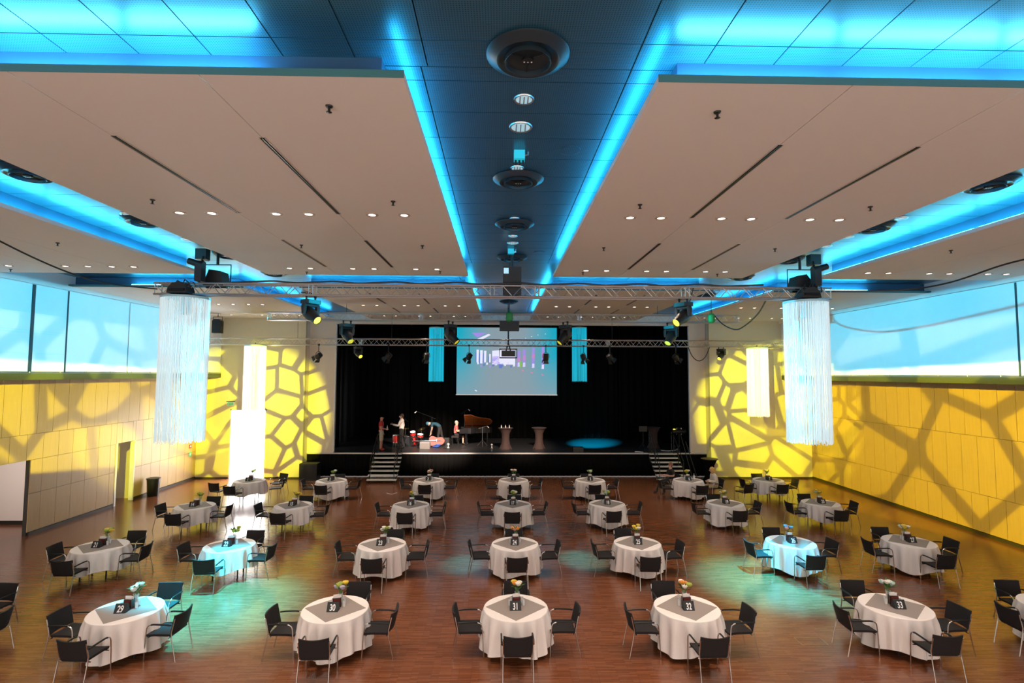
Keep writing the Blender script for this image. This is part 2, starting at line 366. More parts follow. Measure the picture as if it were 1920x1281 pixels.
sR = slab(CR, xRi, A0, A1, [3.30, 4.96], [('F', segs(CR + .2, xRi - .3), 'led_front'), ('L', segs(A0 + .1, A1 - .1), 'led'), ('B', segs(CR + .3, xRi - .3), 'led'), ('R', segs(A0 + .2, A1 - 2.2), 'led')])
slab(-15.5, xLo, A0, A1, [-13.0, -11.6, -9.95], [('F', segs(-13, xLo - .2), 'led_front'), ('R', segs(A0 + .2, A1 - .1), 'led_bright'), ('B', segs(-13.4, xLo - .3), 'led')], sides='RFB')
slab(xRo, 16.3, A0, A1, [10.6, 12.3, 13.9], [('F', segs(xRo + .2, 13.5), 'led_front'), ('L', segs(A0 + .2, A1 - .1), 'led_bright'), ('B', segs(xRo + .3, 13.9), 'led')], sides='LFB')
slab(xLi, CL, B0, B1, [-4.48, -2.77], [('F', segs(xLi + .3, CL - .3), 'led_bright'), ('R', segs(B0 + .1, B1 - .2), 'led'), ('L', segs(B0 + .2, B1 - .2), 'led')], sides='LRF')
slab(CR, xRi, B0, B1, [3.30, 4.96], [('F', segs(CR + .3, xRi - .3), 'led_bright'), ('L', segs(B0 + .1, B1 - .2), 'led'), ('R', segs(B0 + .2, B1 - .2), 'led')], sides='LRF')
slab(-15.5, xLo, B0 + .1, B1, [-13.0, -11.6, -9.95], [('F', segs(-11.9, xLo - .2), 'led_bright'), ('R', segs(B0 + .2, B1 - .2), 'led')], sides='RF')
slab(xRo, 16.3, B0 + .1, B1, [10.6, 12.3, 13.9], [('F', segs(xRo + .2, 12.2), 'led_bright'), ('L', segs(B0 + .2, B1 - .2), 'led')], sides='LF')

# slot diffusers in the joints
for x in (-4.46, -2.77, 3.30, 4.96):
    for a, b in ((6.05, 8.98), (10.8, 13.5), (18.0, 20.6), (22.0, 24.2)):
        where = 'left' if x < 0 else 'right'; order = {-4.46: 'outer', -2.77: 'inner', 3.30: 'inner', 4.96: 'outer'}[x]
        rank = {6.05: 'nearest', 10.8: 'second', 18.0: 'third', 22.0: 'farthest'}[a]
        t = thing('slot_vent', f'{rank} long dark air slot in the {order} joint of the {where} ceiling slabs', 'air vent', (x, a, ZS), 0, 'slot vents in the ceiling joints')
        MB().bbox((-.035, 0, -.004), (.035, b - a, .0)).build('slot', 'hole', t)
        for s_ in (-1, 0, 1): MB().bbox((s_ * .034 - .006, 0, -.010), (s_ * .034 + .006, b - a, -.002)).build('rail', 'ring_beige' if s_ else 'vent_dark', t)

# round air diffusers
def make_vent():
    t = thing('air_diffuser', 'x', 'air vent')
    MB().lathe([(.27, -.055), (.30, -.075), (.39, -.03), (.40, -.02), (.36, 0), (.27, -.02)], 32).build('outer_ring', 'vent_dark', t, True)
    MB().lathe([(.20, .0), (.215, -.10), (.225, -.105), (.225, -.09), (.21, 0)], 32, capb=False, capt=False).build('inner_ring', 'vent_dark', t, True)
    MB().lathe([(.26, -.008), (.02, -.012)], 32).build('throat', 'hole', t)
    hub = MB().lathe([(.06, -.03), (.06, -.085), (.0, -.09)], 16).build('hub', 'black_metal', t, True)
    for s_ in (-1, 0, 1): MB().box((s_ * .035, 0, -.0895), (.014, .008, .004)).build('screw', 'digit_white', hub)
    for a in range(3): MB().tube([(0, 0, -.06), (.21 * math.cos(a * 2.09 + 1.57), .21 * math.sin(a * 2.09 + 1.57), -.06)], .006, 5).build('spoke', 'black_metal', t)
    return t
vent0 = None
vents = [(.25, 4.9, 'nearest', 'middle'), (.27, 8.15, 'second', 'middle'), (.28, 10.65, 'third', 'middle'), (.30, 13.75, 'fourth', 'middle'), (.35, 22.3, 'farthest', 'middle'),
         (-7.25, 8.12, 'nearest', 'left'), (-7.2, 10.68, 'second', 'left'), (-7.03, 13.7, 'third', 'left'), (-6.9, 16.2, 'fourth', 'left'), (-7.3, 20.5, 'farthest', 'left'),
         (7.75, 8.1, 'nearest', 'right'), (7.68, 10.6, 'second', 'right'), (7.62, 13.7, 'third', 'right'), (7.5, 16.2, 'fourth', 'right'), (7.9, 20.1, 'farthest', 'right')]
for x, y, rk, tr in vents:
    lb = f'{rk} round dark air diffuser with concentric rings in the {tr} blue ceiling trough'
    if vent0 is None: vent0 = make_vent(); vent0.location = (x, y, ZP); vent0['label'] = lb; vent0['group'] = 'round air diffusers'
    else: copy_tree(vent0, (x, y, ZP), 0, lb, 'round air diffusers')

# downlights
def make_down(m, ring):
    t = thing('downlight', 'x', 'ceiling light')
    MB().lathe([(.062, -.002), (.064, -.012), (.105, -.010), (.108, -.002), (.10, 0)], 20, capb=False, capt=False).build('rim', ring, t, True)
    MB().lathe([(.0, -.004), (.064, -.0045)], 16).build('lamp', m, t)
    return t
dl0 = make_down('lamp_warm', 'ring_beige'); used = [False]
def place_down(x, y, label, grp):
    if not used[0]: dl0.location = (x, y, ZS); dl0['label'] = label; dl0['group'] = grp; used[0] = True
    else: copy_tree(dl0, (x, y, ZS), 0, label, grp)
RANKS = ('leftmost', 'second from left', 'third from left', 'fourth from left', 'fifth from left', 'sixth from left')
inL = [-5.47, -4.93, -3.84, -3.29, -2.21, -1.66]; inR = [2.24, 2.78, 3.84, 4.36, 5.4, 5.92]
ouL = [-13.2, -12.6, -11.17, -10.6, -10.0, -9.45]; ouR = [9.75, 10.3, 11.4, 11.95, 13.0, 13.5]
for y, rk in ((9.0, 'front'), (13.72, 'second'), (21.15, 'third'), (25.0, 'back')):
    for xs, nm in ((inL, 'left inner'), (inR, 'right inner'), (ouL, 'left outer'), (ouR, 'right outer')):
        if xs in (ouL, ouR): xs = [x for x in xs if XUL + .4 < x < XUR - .4]
        for k_, x in enumerate(xs): place_down(x, y, f'{RANKS[k_]} small downlight, {rk} row, in the {nm} beige ceiling slab', f'{rk} row downlights, {nm} slab')
    for x in ((-3.55, .3, 4.1) if y > 24 else (-9.7, -5.2, -3.55, -1.95, 2.5, 4.1, 5.65, 10.0)):   # light of each pair of downlights
        spot('downlight_beam', (x, y, ZS - .03), (x, y, 0), 84, 430 if y < 20 else 340 if y < 24 else 150, WARM, .8, .06)
for x in (-5.2, -3.55, -1.95, .3, 2.5, 4.1, 5.65, -10, 10.3):
    spot('downlight_beam', (x, 4.6, ZS - .03), (x, 5.2, 0), 84, 340, WARM, .8, .06)
# ring lamps in the side troughs
for (px, py), lb in zip(((238, 403), (325, 430), (350, 450), (1690, 410), (1590, 445), (1550, 462)), ('front left', 'middle left', 'back left', 'front right', 'middle right', 'back right')):
    p = U(px, py, Z=ZP - .01); t = thing('ring_lamp', f'{lb} small unlit ring lamp in the side ceiling trough', 'ceiling light', (p.x, p.y, ZP), 0, 'ring lamps in the side troughs')
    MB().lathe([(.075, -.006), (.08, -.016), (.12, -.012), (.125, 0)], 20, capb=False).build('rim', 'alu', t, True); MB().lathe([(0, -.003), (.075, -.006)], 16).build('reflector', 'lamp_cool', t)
# reflector lamps in the middle trough
for (x, y, r), lb in zip(((.25, 5.75, .11), (.24, 6.42, .14), (.24, 7.74, .10), (.27, 10.32, .1), (.27, 11.66, .1), (.28, 12.29, .13), (.29, 13.2, .1)),
        ('nearest', 'large second', 'third', 'fourth', 'fifth', 'sixth', 'farthest')):
    t = thing('reflector_lamp', f'{lb} silver reflector lamp set in the middle blue ceiling trough', 'ceiling light', (x, y, ZP), 0, 'reflector lamps in the trough')
    MB().lathe([(r * .85, -.012), (r, -.014), (r * 1.05, 0)], 20, capb=False).build('rim', 'alu', t, True)
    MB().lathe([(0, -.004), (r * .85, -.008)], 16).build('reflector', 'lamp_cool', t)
    for s_ in (-1, 0, 1): MB().box((s_ * r * .4, 0, -.012), (.012, r * 1.4, .012)).build('louvre', 'alu', t)
for y, lb in ((7.16, 'near'), (12.9, 'far')):
    t = thing('ceiling_socket', f'{lb} turquoise box socket hanging from the middle ceiling trough', 'socket', (.25, y, ZP), 0)
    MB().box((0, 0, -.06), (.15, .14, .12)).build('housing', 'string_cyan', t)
    for i in range(3): MB().tube([(-.05 + .05 * i, 0, -.12), (-.05 + .05 * i, 0, -.19)], .014, 6).build('plug', 'black', t)
    MB().tube([(.07, 0, -.05), (.12, 0, -.04), (.12, 0, 0)], .012, 5).build('hook', 'alu', t)
for x, y, lb in ((.94, 7.09, 'near'), (.98, 13.2, 'far')):
    t = thing('ceiling_speaker', f'{lb} flat round loudspeaker grille in the middle ceiling trough', 'speaker', (x, y, ZP), 0)
    MB().lathe([(.13, -.008), (.135, -.006), (.135, 0)], 24).build('grille', 'perforated', t)
    MB().lathe([(.13, -.010), (.15, -.008), (.15, 0)], 24, capb=False).build('rim', 'perforated', t)
# sprinklers
sprk = {}
for k_, (px, py) in enumerate(((617, 204), (286, 378), (737, 381), (1345, 215), (1200, 387), (1632, 391), (792, 463), (565, 462), (1132, 467), (1453, 469), (108, 458), (1783, 472), (20, 507), (575, 512), (825, 511), (1093, 513), (1345, 516))):
    p = U(px, py, Z=ZS - .03)
    side = 'outer left' if p.x < xLo else 'inner left' if p.x < 0 else 'inner right' if p.x < xRi else 'outer right'
    sprk[side] = sprk.get(side, -1) + 1; od = ('first', 'second', 'third', 'fourth', 'fifth', 'sixth', 'seventh')[sprk[side]]
    t = thing('sprinkler', f'tiny metal sprinkler head, {od} from the front, under the {side} ceiling slab', 'sprinkler', (p.x, p.y, ZS), 0, 'ceiling sprinklers')
    MB().lathe([(.035, 0), (.03, -.012), (.012, -.014), (.012, -.05)], 10).build('body', 'black_metal', t); t.scale = (1.1, 1.1, 1.2)
    MB().lathe([(.004, -.05), (.028, -.055), (.004, -.06)], 10).build('deflector', 'black_metal', t)

# ------------------------------------------------------------------ walls
def wall_panels(wall, X, inward, courses, y0, y1, step=.6, holes=()):
    for z0, z1, off in courses:
        ys = [y0]; y = y0 + off
        while y < y1 - .05:
            if y > y0 + .05: ys.append(y)
            y += step
        ys.append(y1)
        for hy0, hy1, hz in holes:
            for e in (hy0, hy1):
                if z0 < hz - .01 and all(abs(e - q) > .02 for q in ys): ys.append(e)
        ys.sort()
        for a, b in zip(ys[:-1], ys[1:]):
            if b - a < .03: continue
            if any(hy0 - .01 < (a + b) / 2 < hy1 + .01 and z1 <= hz + .01 for hy0, hy1, hz in holes): continue
            zz0 = z0
            for hy0, hy1, hz in holes:
                if hy0 < (a + b) / 2 < hy1 and z0 < hz < z1: zz0 = hz
            MB().box((0, 0, 0), (.03, b - a - .012, z1 - zz0 - .012)).build('wall_panel', 'maple', wall, loc=(X + inward * .015, (a + b) / 2, (zz0 + z1) / 2))
HOLES = [(14.0, 17.25, 2.36), (20.98, 22.05, 2.38)]
wl = MB()
for a, b, z in ((Y0, 14.0, 0), (14.0, 17.25, 2.36), (17.25, 20.98, 0), (20.98, 22.05, 2.38), (22.05, YB, 0)): wl.bbox((XL - .12, a, z), (XL - .003, b, 5.0))
wall_left = struct(wl.build('wall_left', 'plinth'))
wall_panels(wall_left, XL, 1, ((.11, 1.30, .28), (1.30, 2.36, .28), (2.36, 3.17, .28), (3.17, 4.95, 0)), 13.2, YB, .6, HOLES)
wall_right = struct(MB().bbox((XR + .003, Y0, 0), (XR + .12, YB, 5.0)).build('wall_right', 'plinth'))
wall_panels(wall_right, XR, -1, ((.11, 1.30, .23), (1.30, 3.17, .53), (3.17, 4.95, .35)), 8.2, YB, .6)
struct(MB().bbox((XL - .003, 17.3, 0), (XL + .05, 20.9, .10)).bbox((XL - .003, 22.1, 0), (XL + .05, YB, .10)).build('baseboard_left', 'plinth'))
struct(MB().bbox((XR - .05, 8, 0), (XR + .003, YB, .10)).build('baseboard_right', 'plinth'))
# upper walls hang out over the panelling, with blinds
for nm, X, s in (('left', XUL, -1), ('right', XUR, 1)):
    w = struct(MB().bbox((X, Y0, 5.0), (X + s * 2.2, YB, 8.24)).build('wall_upper_' + nm, 'white_paint'))
    MB().bbox((X - s * .05, Y0, 4.90), (X + s * 2.0, YB, 5.10)).build('ledge', 'ledge', w)
    MB().bbox((X - s * .06, Y0, 5.095), (X + s * .1, YB, 5.115)).build('ledge_edge', 'alu', w)
    for i in range(14): MB().lathe([(.02, 0), (.02, .025), (.008, .05)], 8).build('bolt', 'brass', w, loc=(X - s * .04, 11.5 + i * 1.07, 5.115))
    MB().bbox((X - s * .12, Y0, 7.72), (X, YB, 7.85)).build('cornice', 'white_paint', w)
xb = XUL + .02
cuts = [Y0 + 14, 14.62, 15.75, 17.02, 19.0, 21.6, 24.0, YB]
for i, (a, b) in enumerate(((11.0, 14.42), (14.55, 15.72), (15.84, 17.0), (17.06, 19.8), (19.86, 23.0), (23.06, 26.35))):
    rk = ('nearest', 'second', 'third', 'fourth', 'fifth', 'farthest')[i]
    t = thing('roller_blind', f'{rk} pale blue lit roller blind on the upper left wall', 'blind', (xb, a, 5.12), 0, 'roller blinds on the left')
    MB().bbox((0, 0, 0), (.02, b - a, 2.58)).build('blind_cloth', 'screen_fabric', t)
    MB().bbox((-.005, 0, 0), (.03, b - a, .03)).build('bottom_bar', 'alu', t)
    if i < 3:
        for z in (.55, 1.15, 1.22, 1.75): MB().bbox((.018, 0, z), (.024, b - a, z + .008)).build('seam', 'string_top', t)
for y, w_ in ((14.48, .12), (15.78, .11), (17.03, .05)):
    struct(MB().bbox((XUL, y - w_ / 2, 5.12), (XUL + .05, y + w_ / 2, 7.70)).build('trim_%d' % (1 + (y > 15) + (y > 16.5)), 'dark_frame'))
for i, (a, b) in enumerate(((9.0, 14.12), (14.18, 26.35))):
    t = thing('roller_blind', ('near' if i == 0 else 'wide far') + ' pale blue lit roller blind on the upper right wall', 'blind', (XUR - .02, a, 5.12), 0, 'roller blinds on the right')
    MB().bbox((-.02, 0, 0), (0, b - a, 2.58)).build('blind_cloth', 'screen_fabric', t)
    MB().bbox((-.03, 0, 0), (0, b - a, .03)).build('bottom_bar', 'alu', t)
struct(MB().bbox((XUR - .05, 14.125, 5.12), (XUR, 14.175, 7.70)).build('trim_4', 'dark_frame'))

# wall beside the stage, with the bright doorway
DX0, DX1, DZ = -13.18, -11.42, 3.36
wb = MB()
wb.bbox((XL - .12, YB, 0), (DX0, YB + .25, 8.3)).bbox((DX0, YB, DZ), (DX1, YB + .25, 8.3)).bbox((DX1, YB, 0), (-9.62, YB + .25, 8.3))
wall_bl = struct(wb.build('wall_back_left', 'fabric_wall'))
wall_br = struct(MB().bbox((10.5, YB, .08), (XR + .12, YB + .25, 8.3)).build('wall_back_right', 'fabric_wall'))
struct(MB().bbox((10.5, YB - .02, 0), (XR, YB + .2, .08)).build('baseboard_back_right', 'plinth'))
struct(MB().bbox((DX1, YB - .02, 0), (-9.62, YB, .07)).bbox((XL, YB - .02, 0), (DX0, YB, .07)).build('baseboard_back_left', 'plinth'))
d = struct(MB().bbox((DX0, YB + .18, 0), (DX1, YB + .22, DZ)).build('door_1', 'door_light'))
MB().bbox((DX0, YB - .01, 0), (DX0 + .06, YB + .17, DZ)).bbox((DX1 - .06, YB - .01, 0), (DX1, YB + .17, DZ)).bbox((DX0, YB - .01, DZ - .06), (DX1, YB + .17, DZ)).build('door_frame', 'white_paint', d)
# header and side panels of the stage opening
YP = 26.98
struct(MB().bbox((-9.95, YP, 7.64), (10.8, YP + .2, 8.3)).build('wall_stage_header', 'panel_beige'))
t = struct(MB().bbox((-9.9, YP, 1.2), (-8.30, YP + .12, 7.64)).build('wall_stage_left', 'panel_beige'))
MB().bbox((-9.9, YP - .03, 1.16), (-8.30, YP + .12, 1.2)).bbox((-8.33, YP - .03, 1.2), (-8.28, YP + .12, 7.6)).build('edge_strip', 'white_paint', t)
t = struct(MB().bbox((9.70, YP, 1.2), (10.75, YP + .12, 7.64)).build('wall_stage_right', 'panel_beige'))
MB().bbox((9.70, YP - .03, 1.16), (10.75, YP + .12, 1.2)).bbox((9.66, YP - .03, 1.2), (9.70, YP + .12, 7.6)).build('edge_strip', 'white_paint', t)
struct(MB().bbox((-9.96, YB + .2, 0), (-9.62, YP + .15, 8.2)).build('trim_5', 'panel_beige'))
struct(MB().bbox((10.5, YB + .25, 0), (10.78, YP + .15, 8.2)).build('trim_6', 'panel_beige'))
for i, x in enumerate((-9.75, 10.56)): struct(MB().bbox((x - .04, YP - .06, 1.2), (x + .04, YP - .001, 7.6)).build('trim_%d' % (7 + i), 'case_grey'))
# stage
YS, ZT, YC = 27.05, 1.17, 33.0
st = struct(MB().bbox((-9.9, YS, ZT - .12), (10.8, 34.5, ZT)).build('floor_stage', 'stage_black'))
MB().bbox((-9.85, YS - .035, ZT - .07), (10.7, YS - .001, ZT - .005)).build('edge_strip', 'step_grey', st)
struct(MB().bbox((-13, 34.4, 1.0), (14, 34.6, 8.3)).bbox((-13, YP + .15, 1.0), (-12.9, 34.4, 8.3)).bbox((13.9, YP + .15, 1.0), (14, 34.4, 8.3)).build('wall_stage_back', 'black_cloth'))
def drape(x0, x1, y, z0, z1, amp, per, seed=0):
    n = int((x1 - x0) / per * 8); rnd = random.Random(seed)
    off = [rnd.uniform(-.02, .02) for _ in range(n + 1)]
    return MB().grid(lambda a, b: (x0 + (x1 - x0) * a / n, y + amp * math.sin(2 * PI * (x0 + (x1 - x0) * a / n) / per + off[a] * 8) + off[a], z0 if b == 0 else z1), n, 1)
def curtain(name, label, mb, m='black_cloth'):
    o = mb.build(name, m, smooth=True); s_ = o.modifiers.new('cloth_thickness', 'SOLIDIFY'); s_.thickness = .012
    return tag(o, label, 'curtain')
curtain('stage_skirt', 'black pleated skirt hanging along the front of the stage', drape(-9.85, 10.7, YS - .07, 0.02, ZT - .07, .02, .22, 1))
x = -10.2
xs = [-10.2, -5.5, -1.2, 3.2, 7.4, 11.2]; rk = ('leftmost', 'second from left', 'middle', 'second from right', 'rightmost')
for i in range(5): curtain('stage_curtain', f'black floor-length curtain at the back of the stage, {rk[i]}', drape(xs[i], xs[i + 1] - .05, YC + .1 * (i % 2), ZT + .02, 8.2, .07, .42, i + 3))
for xw, s_, lb in ((-9.4, 1, 'left'), (10.2, -1, 'right')):
    for j, yy in enumerate((28.8, 30.8)):
        curtain('stage_wing', f'{("front", "rear")[j]} black wing curtain at the {lb} side of the stage', drape(xw - .8, xw + .8, yy, ZT + .02, 8.2, .05, .3, 20 + j))

# ------------------------------------------------------------------ tables and chairs
def make_chair():
    t = thing('armchair', 'x', 'chair')
    def seat(a, b):
        u, v = a / 6 - .5, b / 6 - .5
        return (u * .47, v * .45 + .0, .455 + .012 * (2 * u) ** 2 - .02 * max(0, v * 2 - .4))
    mb = MB().grid(seat, 6, 6); n = len(mb.v)
    mb.v += [(x * .96, y * .96, z - .042) for x, y, z in mb.v[:n]]
    mb.f += [tuple(n + i for i in reversed(f)) for f in mb.f[:36]]
    rim = [a * 7 for a in range(7)] + [42 + b for b in range(1, 7)] + [a * 7 + 6 for a in range(5, -1, -1)] + [b for b in range(5, 0, -1)]
    for i in range(len(rim)): p, q = rim[i], rim[(i + 1) % len(rim)]; mb.f.append((p, n + p, n + q, q))
    mb.build('seat', 'seat_black', t, True)
    def back(a, b, d):
        u, v = a / 8 - .5, b / 5
        return (u * (.47 + .02 * v), -.235 + .05 * (1 - (2 * u) ** 2) * -1 + .03 - .075 * v + d, .475 + .325 * v - .015 * (1 - (2 * u) ** 2) * v)
    mb = MB().grid(lambda a, b: back(a, b, 0), 8, 5).grid(lambda a, b: back(a, b, -.028), 8, 5)
    k = 54; mb.f[40:] = [tuple(reversed(f)) for f in mb.f[40:]]
    rim = [a * 6 for a in range(9)] + [48 + b for b in range(1, 6)] + [a * 6 + 5 for a in range(7, -1, -1)] + [b for b in range(4, 0, -1)]
    for i in range(len(rim)): p, q = rim[i], rim[(i + 1) % len(rim)]; mb.f.append((q, k + q, k + p, p))
    mb.build('backrest', 'seat_black', t, True)
    for s in (-1, 1):
        MB().tube([(s * .255, -.33, 0), (s * .25, -.245, .40), (s * .247, -.235, .50), (s * .247, -.29, .74)], .0105, 7).build('leg', 'chrome', t, True)
        MB().tube([(s * .262, .235, 0), (s * .268, .215, .40), (s * .270, .20, .56), (s * .270, .185, .605), (s * .270, .15, .632), (s * .270, .09, .645)], .0105, 7).build('leg', 'chrome', t, True)
        MB().tube([(s * .270, .12, .640), (s * .270, .07, .648), (s * .270, -.12, .645), (s * .262, -.24, .635)], .0155, 7).build('armrest', 'black_metal', t, True)
    MB().tube([(-.262, -.20, .41), (.262, -.20, .41)], .010, 6).build('seat_rail', 'chrome', t, True)
    MB().tube([(-.268, .17, .41), (.268, .17, .41)], .010, 6).build('seat_rail', 'chrome', t, True)
    return t
chair0 = make_chair(); cused = [False]
def chair(x, y, rz, label):
    if not cused[0]:
        chair0.location = (x, y, 0); chair0.rotation_euler = (0, 0, rz); chair0['label'] = label; chair0['group'] = 'black armchairs at the round tables'; cused[0] = True
    else: copy_tree(chair0, (x, y, 0), rz, label, 'black armchairs at the round tables')

def cloth_mesh(seed, hem):
    r = random.Random(seed); n = 120; nf = r.choice((15, 16, 17, 18)); ph = r.uniform(0, 6); ph2 = r.uniform(0, 6)
    prof = [(.0, .7475), (.30, .7475), (.56, .7475), (.59, .746), (.603, .738), (.608, .72)]
    def fn(a, b):
        w = 2 * PI * a / n
        if b < len(prof): q, z = prof[b]; return (q * math.cos(w), q * math.sin(w), z)
        t = (b - len(prof) + 1) / 5
        fold = math.sin(nf * w + ph + 1.1 * math.sin(2 * w + ph2)); fold = math.copysign(abs(fold) ** .8, fold)
        q = .608 + t ** .5 * (.034 + .056 * fold) + t * (.025 + .012 * math.sin(3 * w + ph2))
        h = hem + .05 * math.sin(4 * w + ph2) + .02 * fold
        return (q * math.cos(w), q * math.sin(w), .72 + (h - .72) * t)
    return MB().grid(fn, n, len(prof) + 4, True).mesh('tablecloth', True)
CLOTHS = {}
tab_top = MB().lathe([(.585, .715), (.595, .72), (.595, .738), (.59, .742)], 40).mesh('tabletop', True)
tab_leg = MB().tube([(0, 0, 0), (0, 0, .715)], .019, 8).mesh('leg', True)
runner = MB().box((0, 0, 0), (.80, .80, .004)).mesh('runner')
card = MB(); card.prism([(-.075, 0), (.075, 0), (.006, .15), (-.006, .15)], .205, Matrix(((0, 0, 1, -.1025), (1, 0, 0, 0), (0, 1, 0, 0), (0, 0, 0, 1))))
card_me = card.mesh('card')
holder_me = MB().bbox((-.075, -.045, 0), (.075, .045, .165)).mesh('holder')
panel_me = MB().bbox((-.06, -.0485, .06), (.06, -.0455, .155)).mesh('label_panel')
nap_me = MB().box((-.02, .0, .185), (.10, .012, .07), .2).box((.02, .015, .18), (.11, .012, .06), -.15).box((.0, -.015, .175), (.12, .010, .05), .05).mesh('napkins')
glass_me = MB().lathe([(.024, .0), (.026, .004), (.030, .10), (.029, .10), (.025, .008), (.0, .008)], 12, capt=False).mesh('bowl', True)
base_me = MB().lathe([(.023, -.002), (.026, 0), (.024, .004), (.0, .007)], 12).mesh('glass_foot', True)
vase_me = MB().lathe([(.028, 0), (.034, .01), (.030, .07), (.036, .14), (.034, .14), (.027, .07), (.028, .012), (.0, .012)], 14, capt=False).mesh('vase', True)
stem_me = MB().tube([(0, 0, .02), (.0, 0, .16), (.012, .01, .22)], .004, 5).mesh('stem')
leaf_me = MB().face([(0, 0, 0), (.022, .035, .015), (.0, .105, .02), (-.022, .035, .015)]).face([(0, 0, -.003), (-.022, .035, .010), (0, .105, .016), (.022, .035, .010)]).mesh('leaf')
bloom_me = {}
def bloom_mesh(c):
    if c not in bloom_me:
        mb = MB().ball((0, 0, 0), (.036, .036, .028), 10, 6, .10)
        for i in range(6): w = i * PI / 3; mb.ball((.024 * math.cos(w), .024 * math.sin(w), .008), (.020, .020, .014), 6, 4)
        bloom_me[c] = mb.mesh('bloom', True)
    return bloom_me[c]
DIG = {}
def digits(txt, size):
    if (txt, size) not in DIG:
        c = bpy.data.curves.new('digits', 'FONT'); c.body = txt; c.size = size; c.align_x = 'CENTER'; c.extrude = .0008; c.offset = size * .022
        o = bpy.data.objects.new('digits', c); COL.objects.link(o); bpy.context.view_layer.update()
        me = bpy.data.meshes.new_from_object(o.evaluated_get(bpy.context.evaluated_depsgraph_get())); bpy.data.objects.remove(o)
        for v in me.vertices: v.co.x *= .68
        DIG[(txt, size)] = me
    return DIG[(txt, size)]
FLOW = {29: ('white', 'pale'), 30: ('lime', 'lilac', 'yellow'), 31: ('orange', 'white', 'yellow'), 32: ('orange', 'white', 'lime'), 33: ('pale', 'white'), 21: ('yellow', 'lime'), 22: ('lime',), 23: ('white', 'lime'), 24: ('orange', 'pink'),
        25: ('yellow', 'white'), 26: ('blue', 'pink'), 27: ('white', 'yellow'), 16: ('yellow', 'white'), 17: ('lime', 'white'), 18: ('lime', 'pale'), 19: ('yellow', 'white'), 20: ('yellow', 'pale'), 3: ('pink', 'white'), 4: ('white', 'pink'), 5: ('pale', 'lime'), 6: ('yellow', 'white'), 7: ('yellow', 'white'), 2: ('lime', 'white'), 14: ('lime',), 15: ('yellow',), 1: ('pale',), 28: ('white',), 34: ('pink',)}
CN = dict(white='white', pale='pale mint', lime='lime green', lilac='lilac', yellow='yellow', orange='orange', pink='pink', blue='blue')
TABLES = {1: (-10.2, 22.2), 2: (-6.89, 22.22), 3: (-2.92, 22.28), 4: (.58, 22.29), 5: (3.76, 22.26), 6: (7.87, 22.27), 7: (11.27, 22.31), 14: (-10.04, 18.03), 15: (-6.85, 18.10), 16: (-2.96, 18.15), 17: (.46, 18.2), 18: (3.66, 18.25), 19: (7.74, 18.31), 20: (11.07, 18.34),
          21: (-10.07, 13.92), 22: (-6.87, 13.96), 23: (-3.01, 14.01), 24: (.41, 14.02), 25: (3.6, 14.04), 26: (7.68, 14.10), 27: (10.87, 14.13), 28: (-10.15, 10.25), 29: (-6.89, 10.25), 30: (-3.05, 10.26), 31: (.32, 10.27), 32: (3.55, 10.23), 33: (7.56, 10.24), 34: (10.72, 10.2)}
SHORT = {1, 14, 15, 22, 7, 20, 21}
ONES = ' one two three four five six seven eight nine ten eleven twelve thirteen fourteen fifteen sixteen seventeen eighteen nineteen'.split(' ')
def word(n): return ONES[n] if n < 20 else {2: 'twenty', 3: 'thirty'}[n // 10] + ('-' + ONES[n % 10] if n % 10 else '')
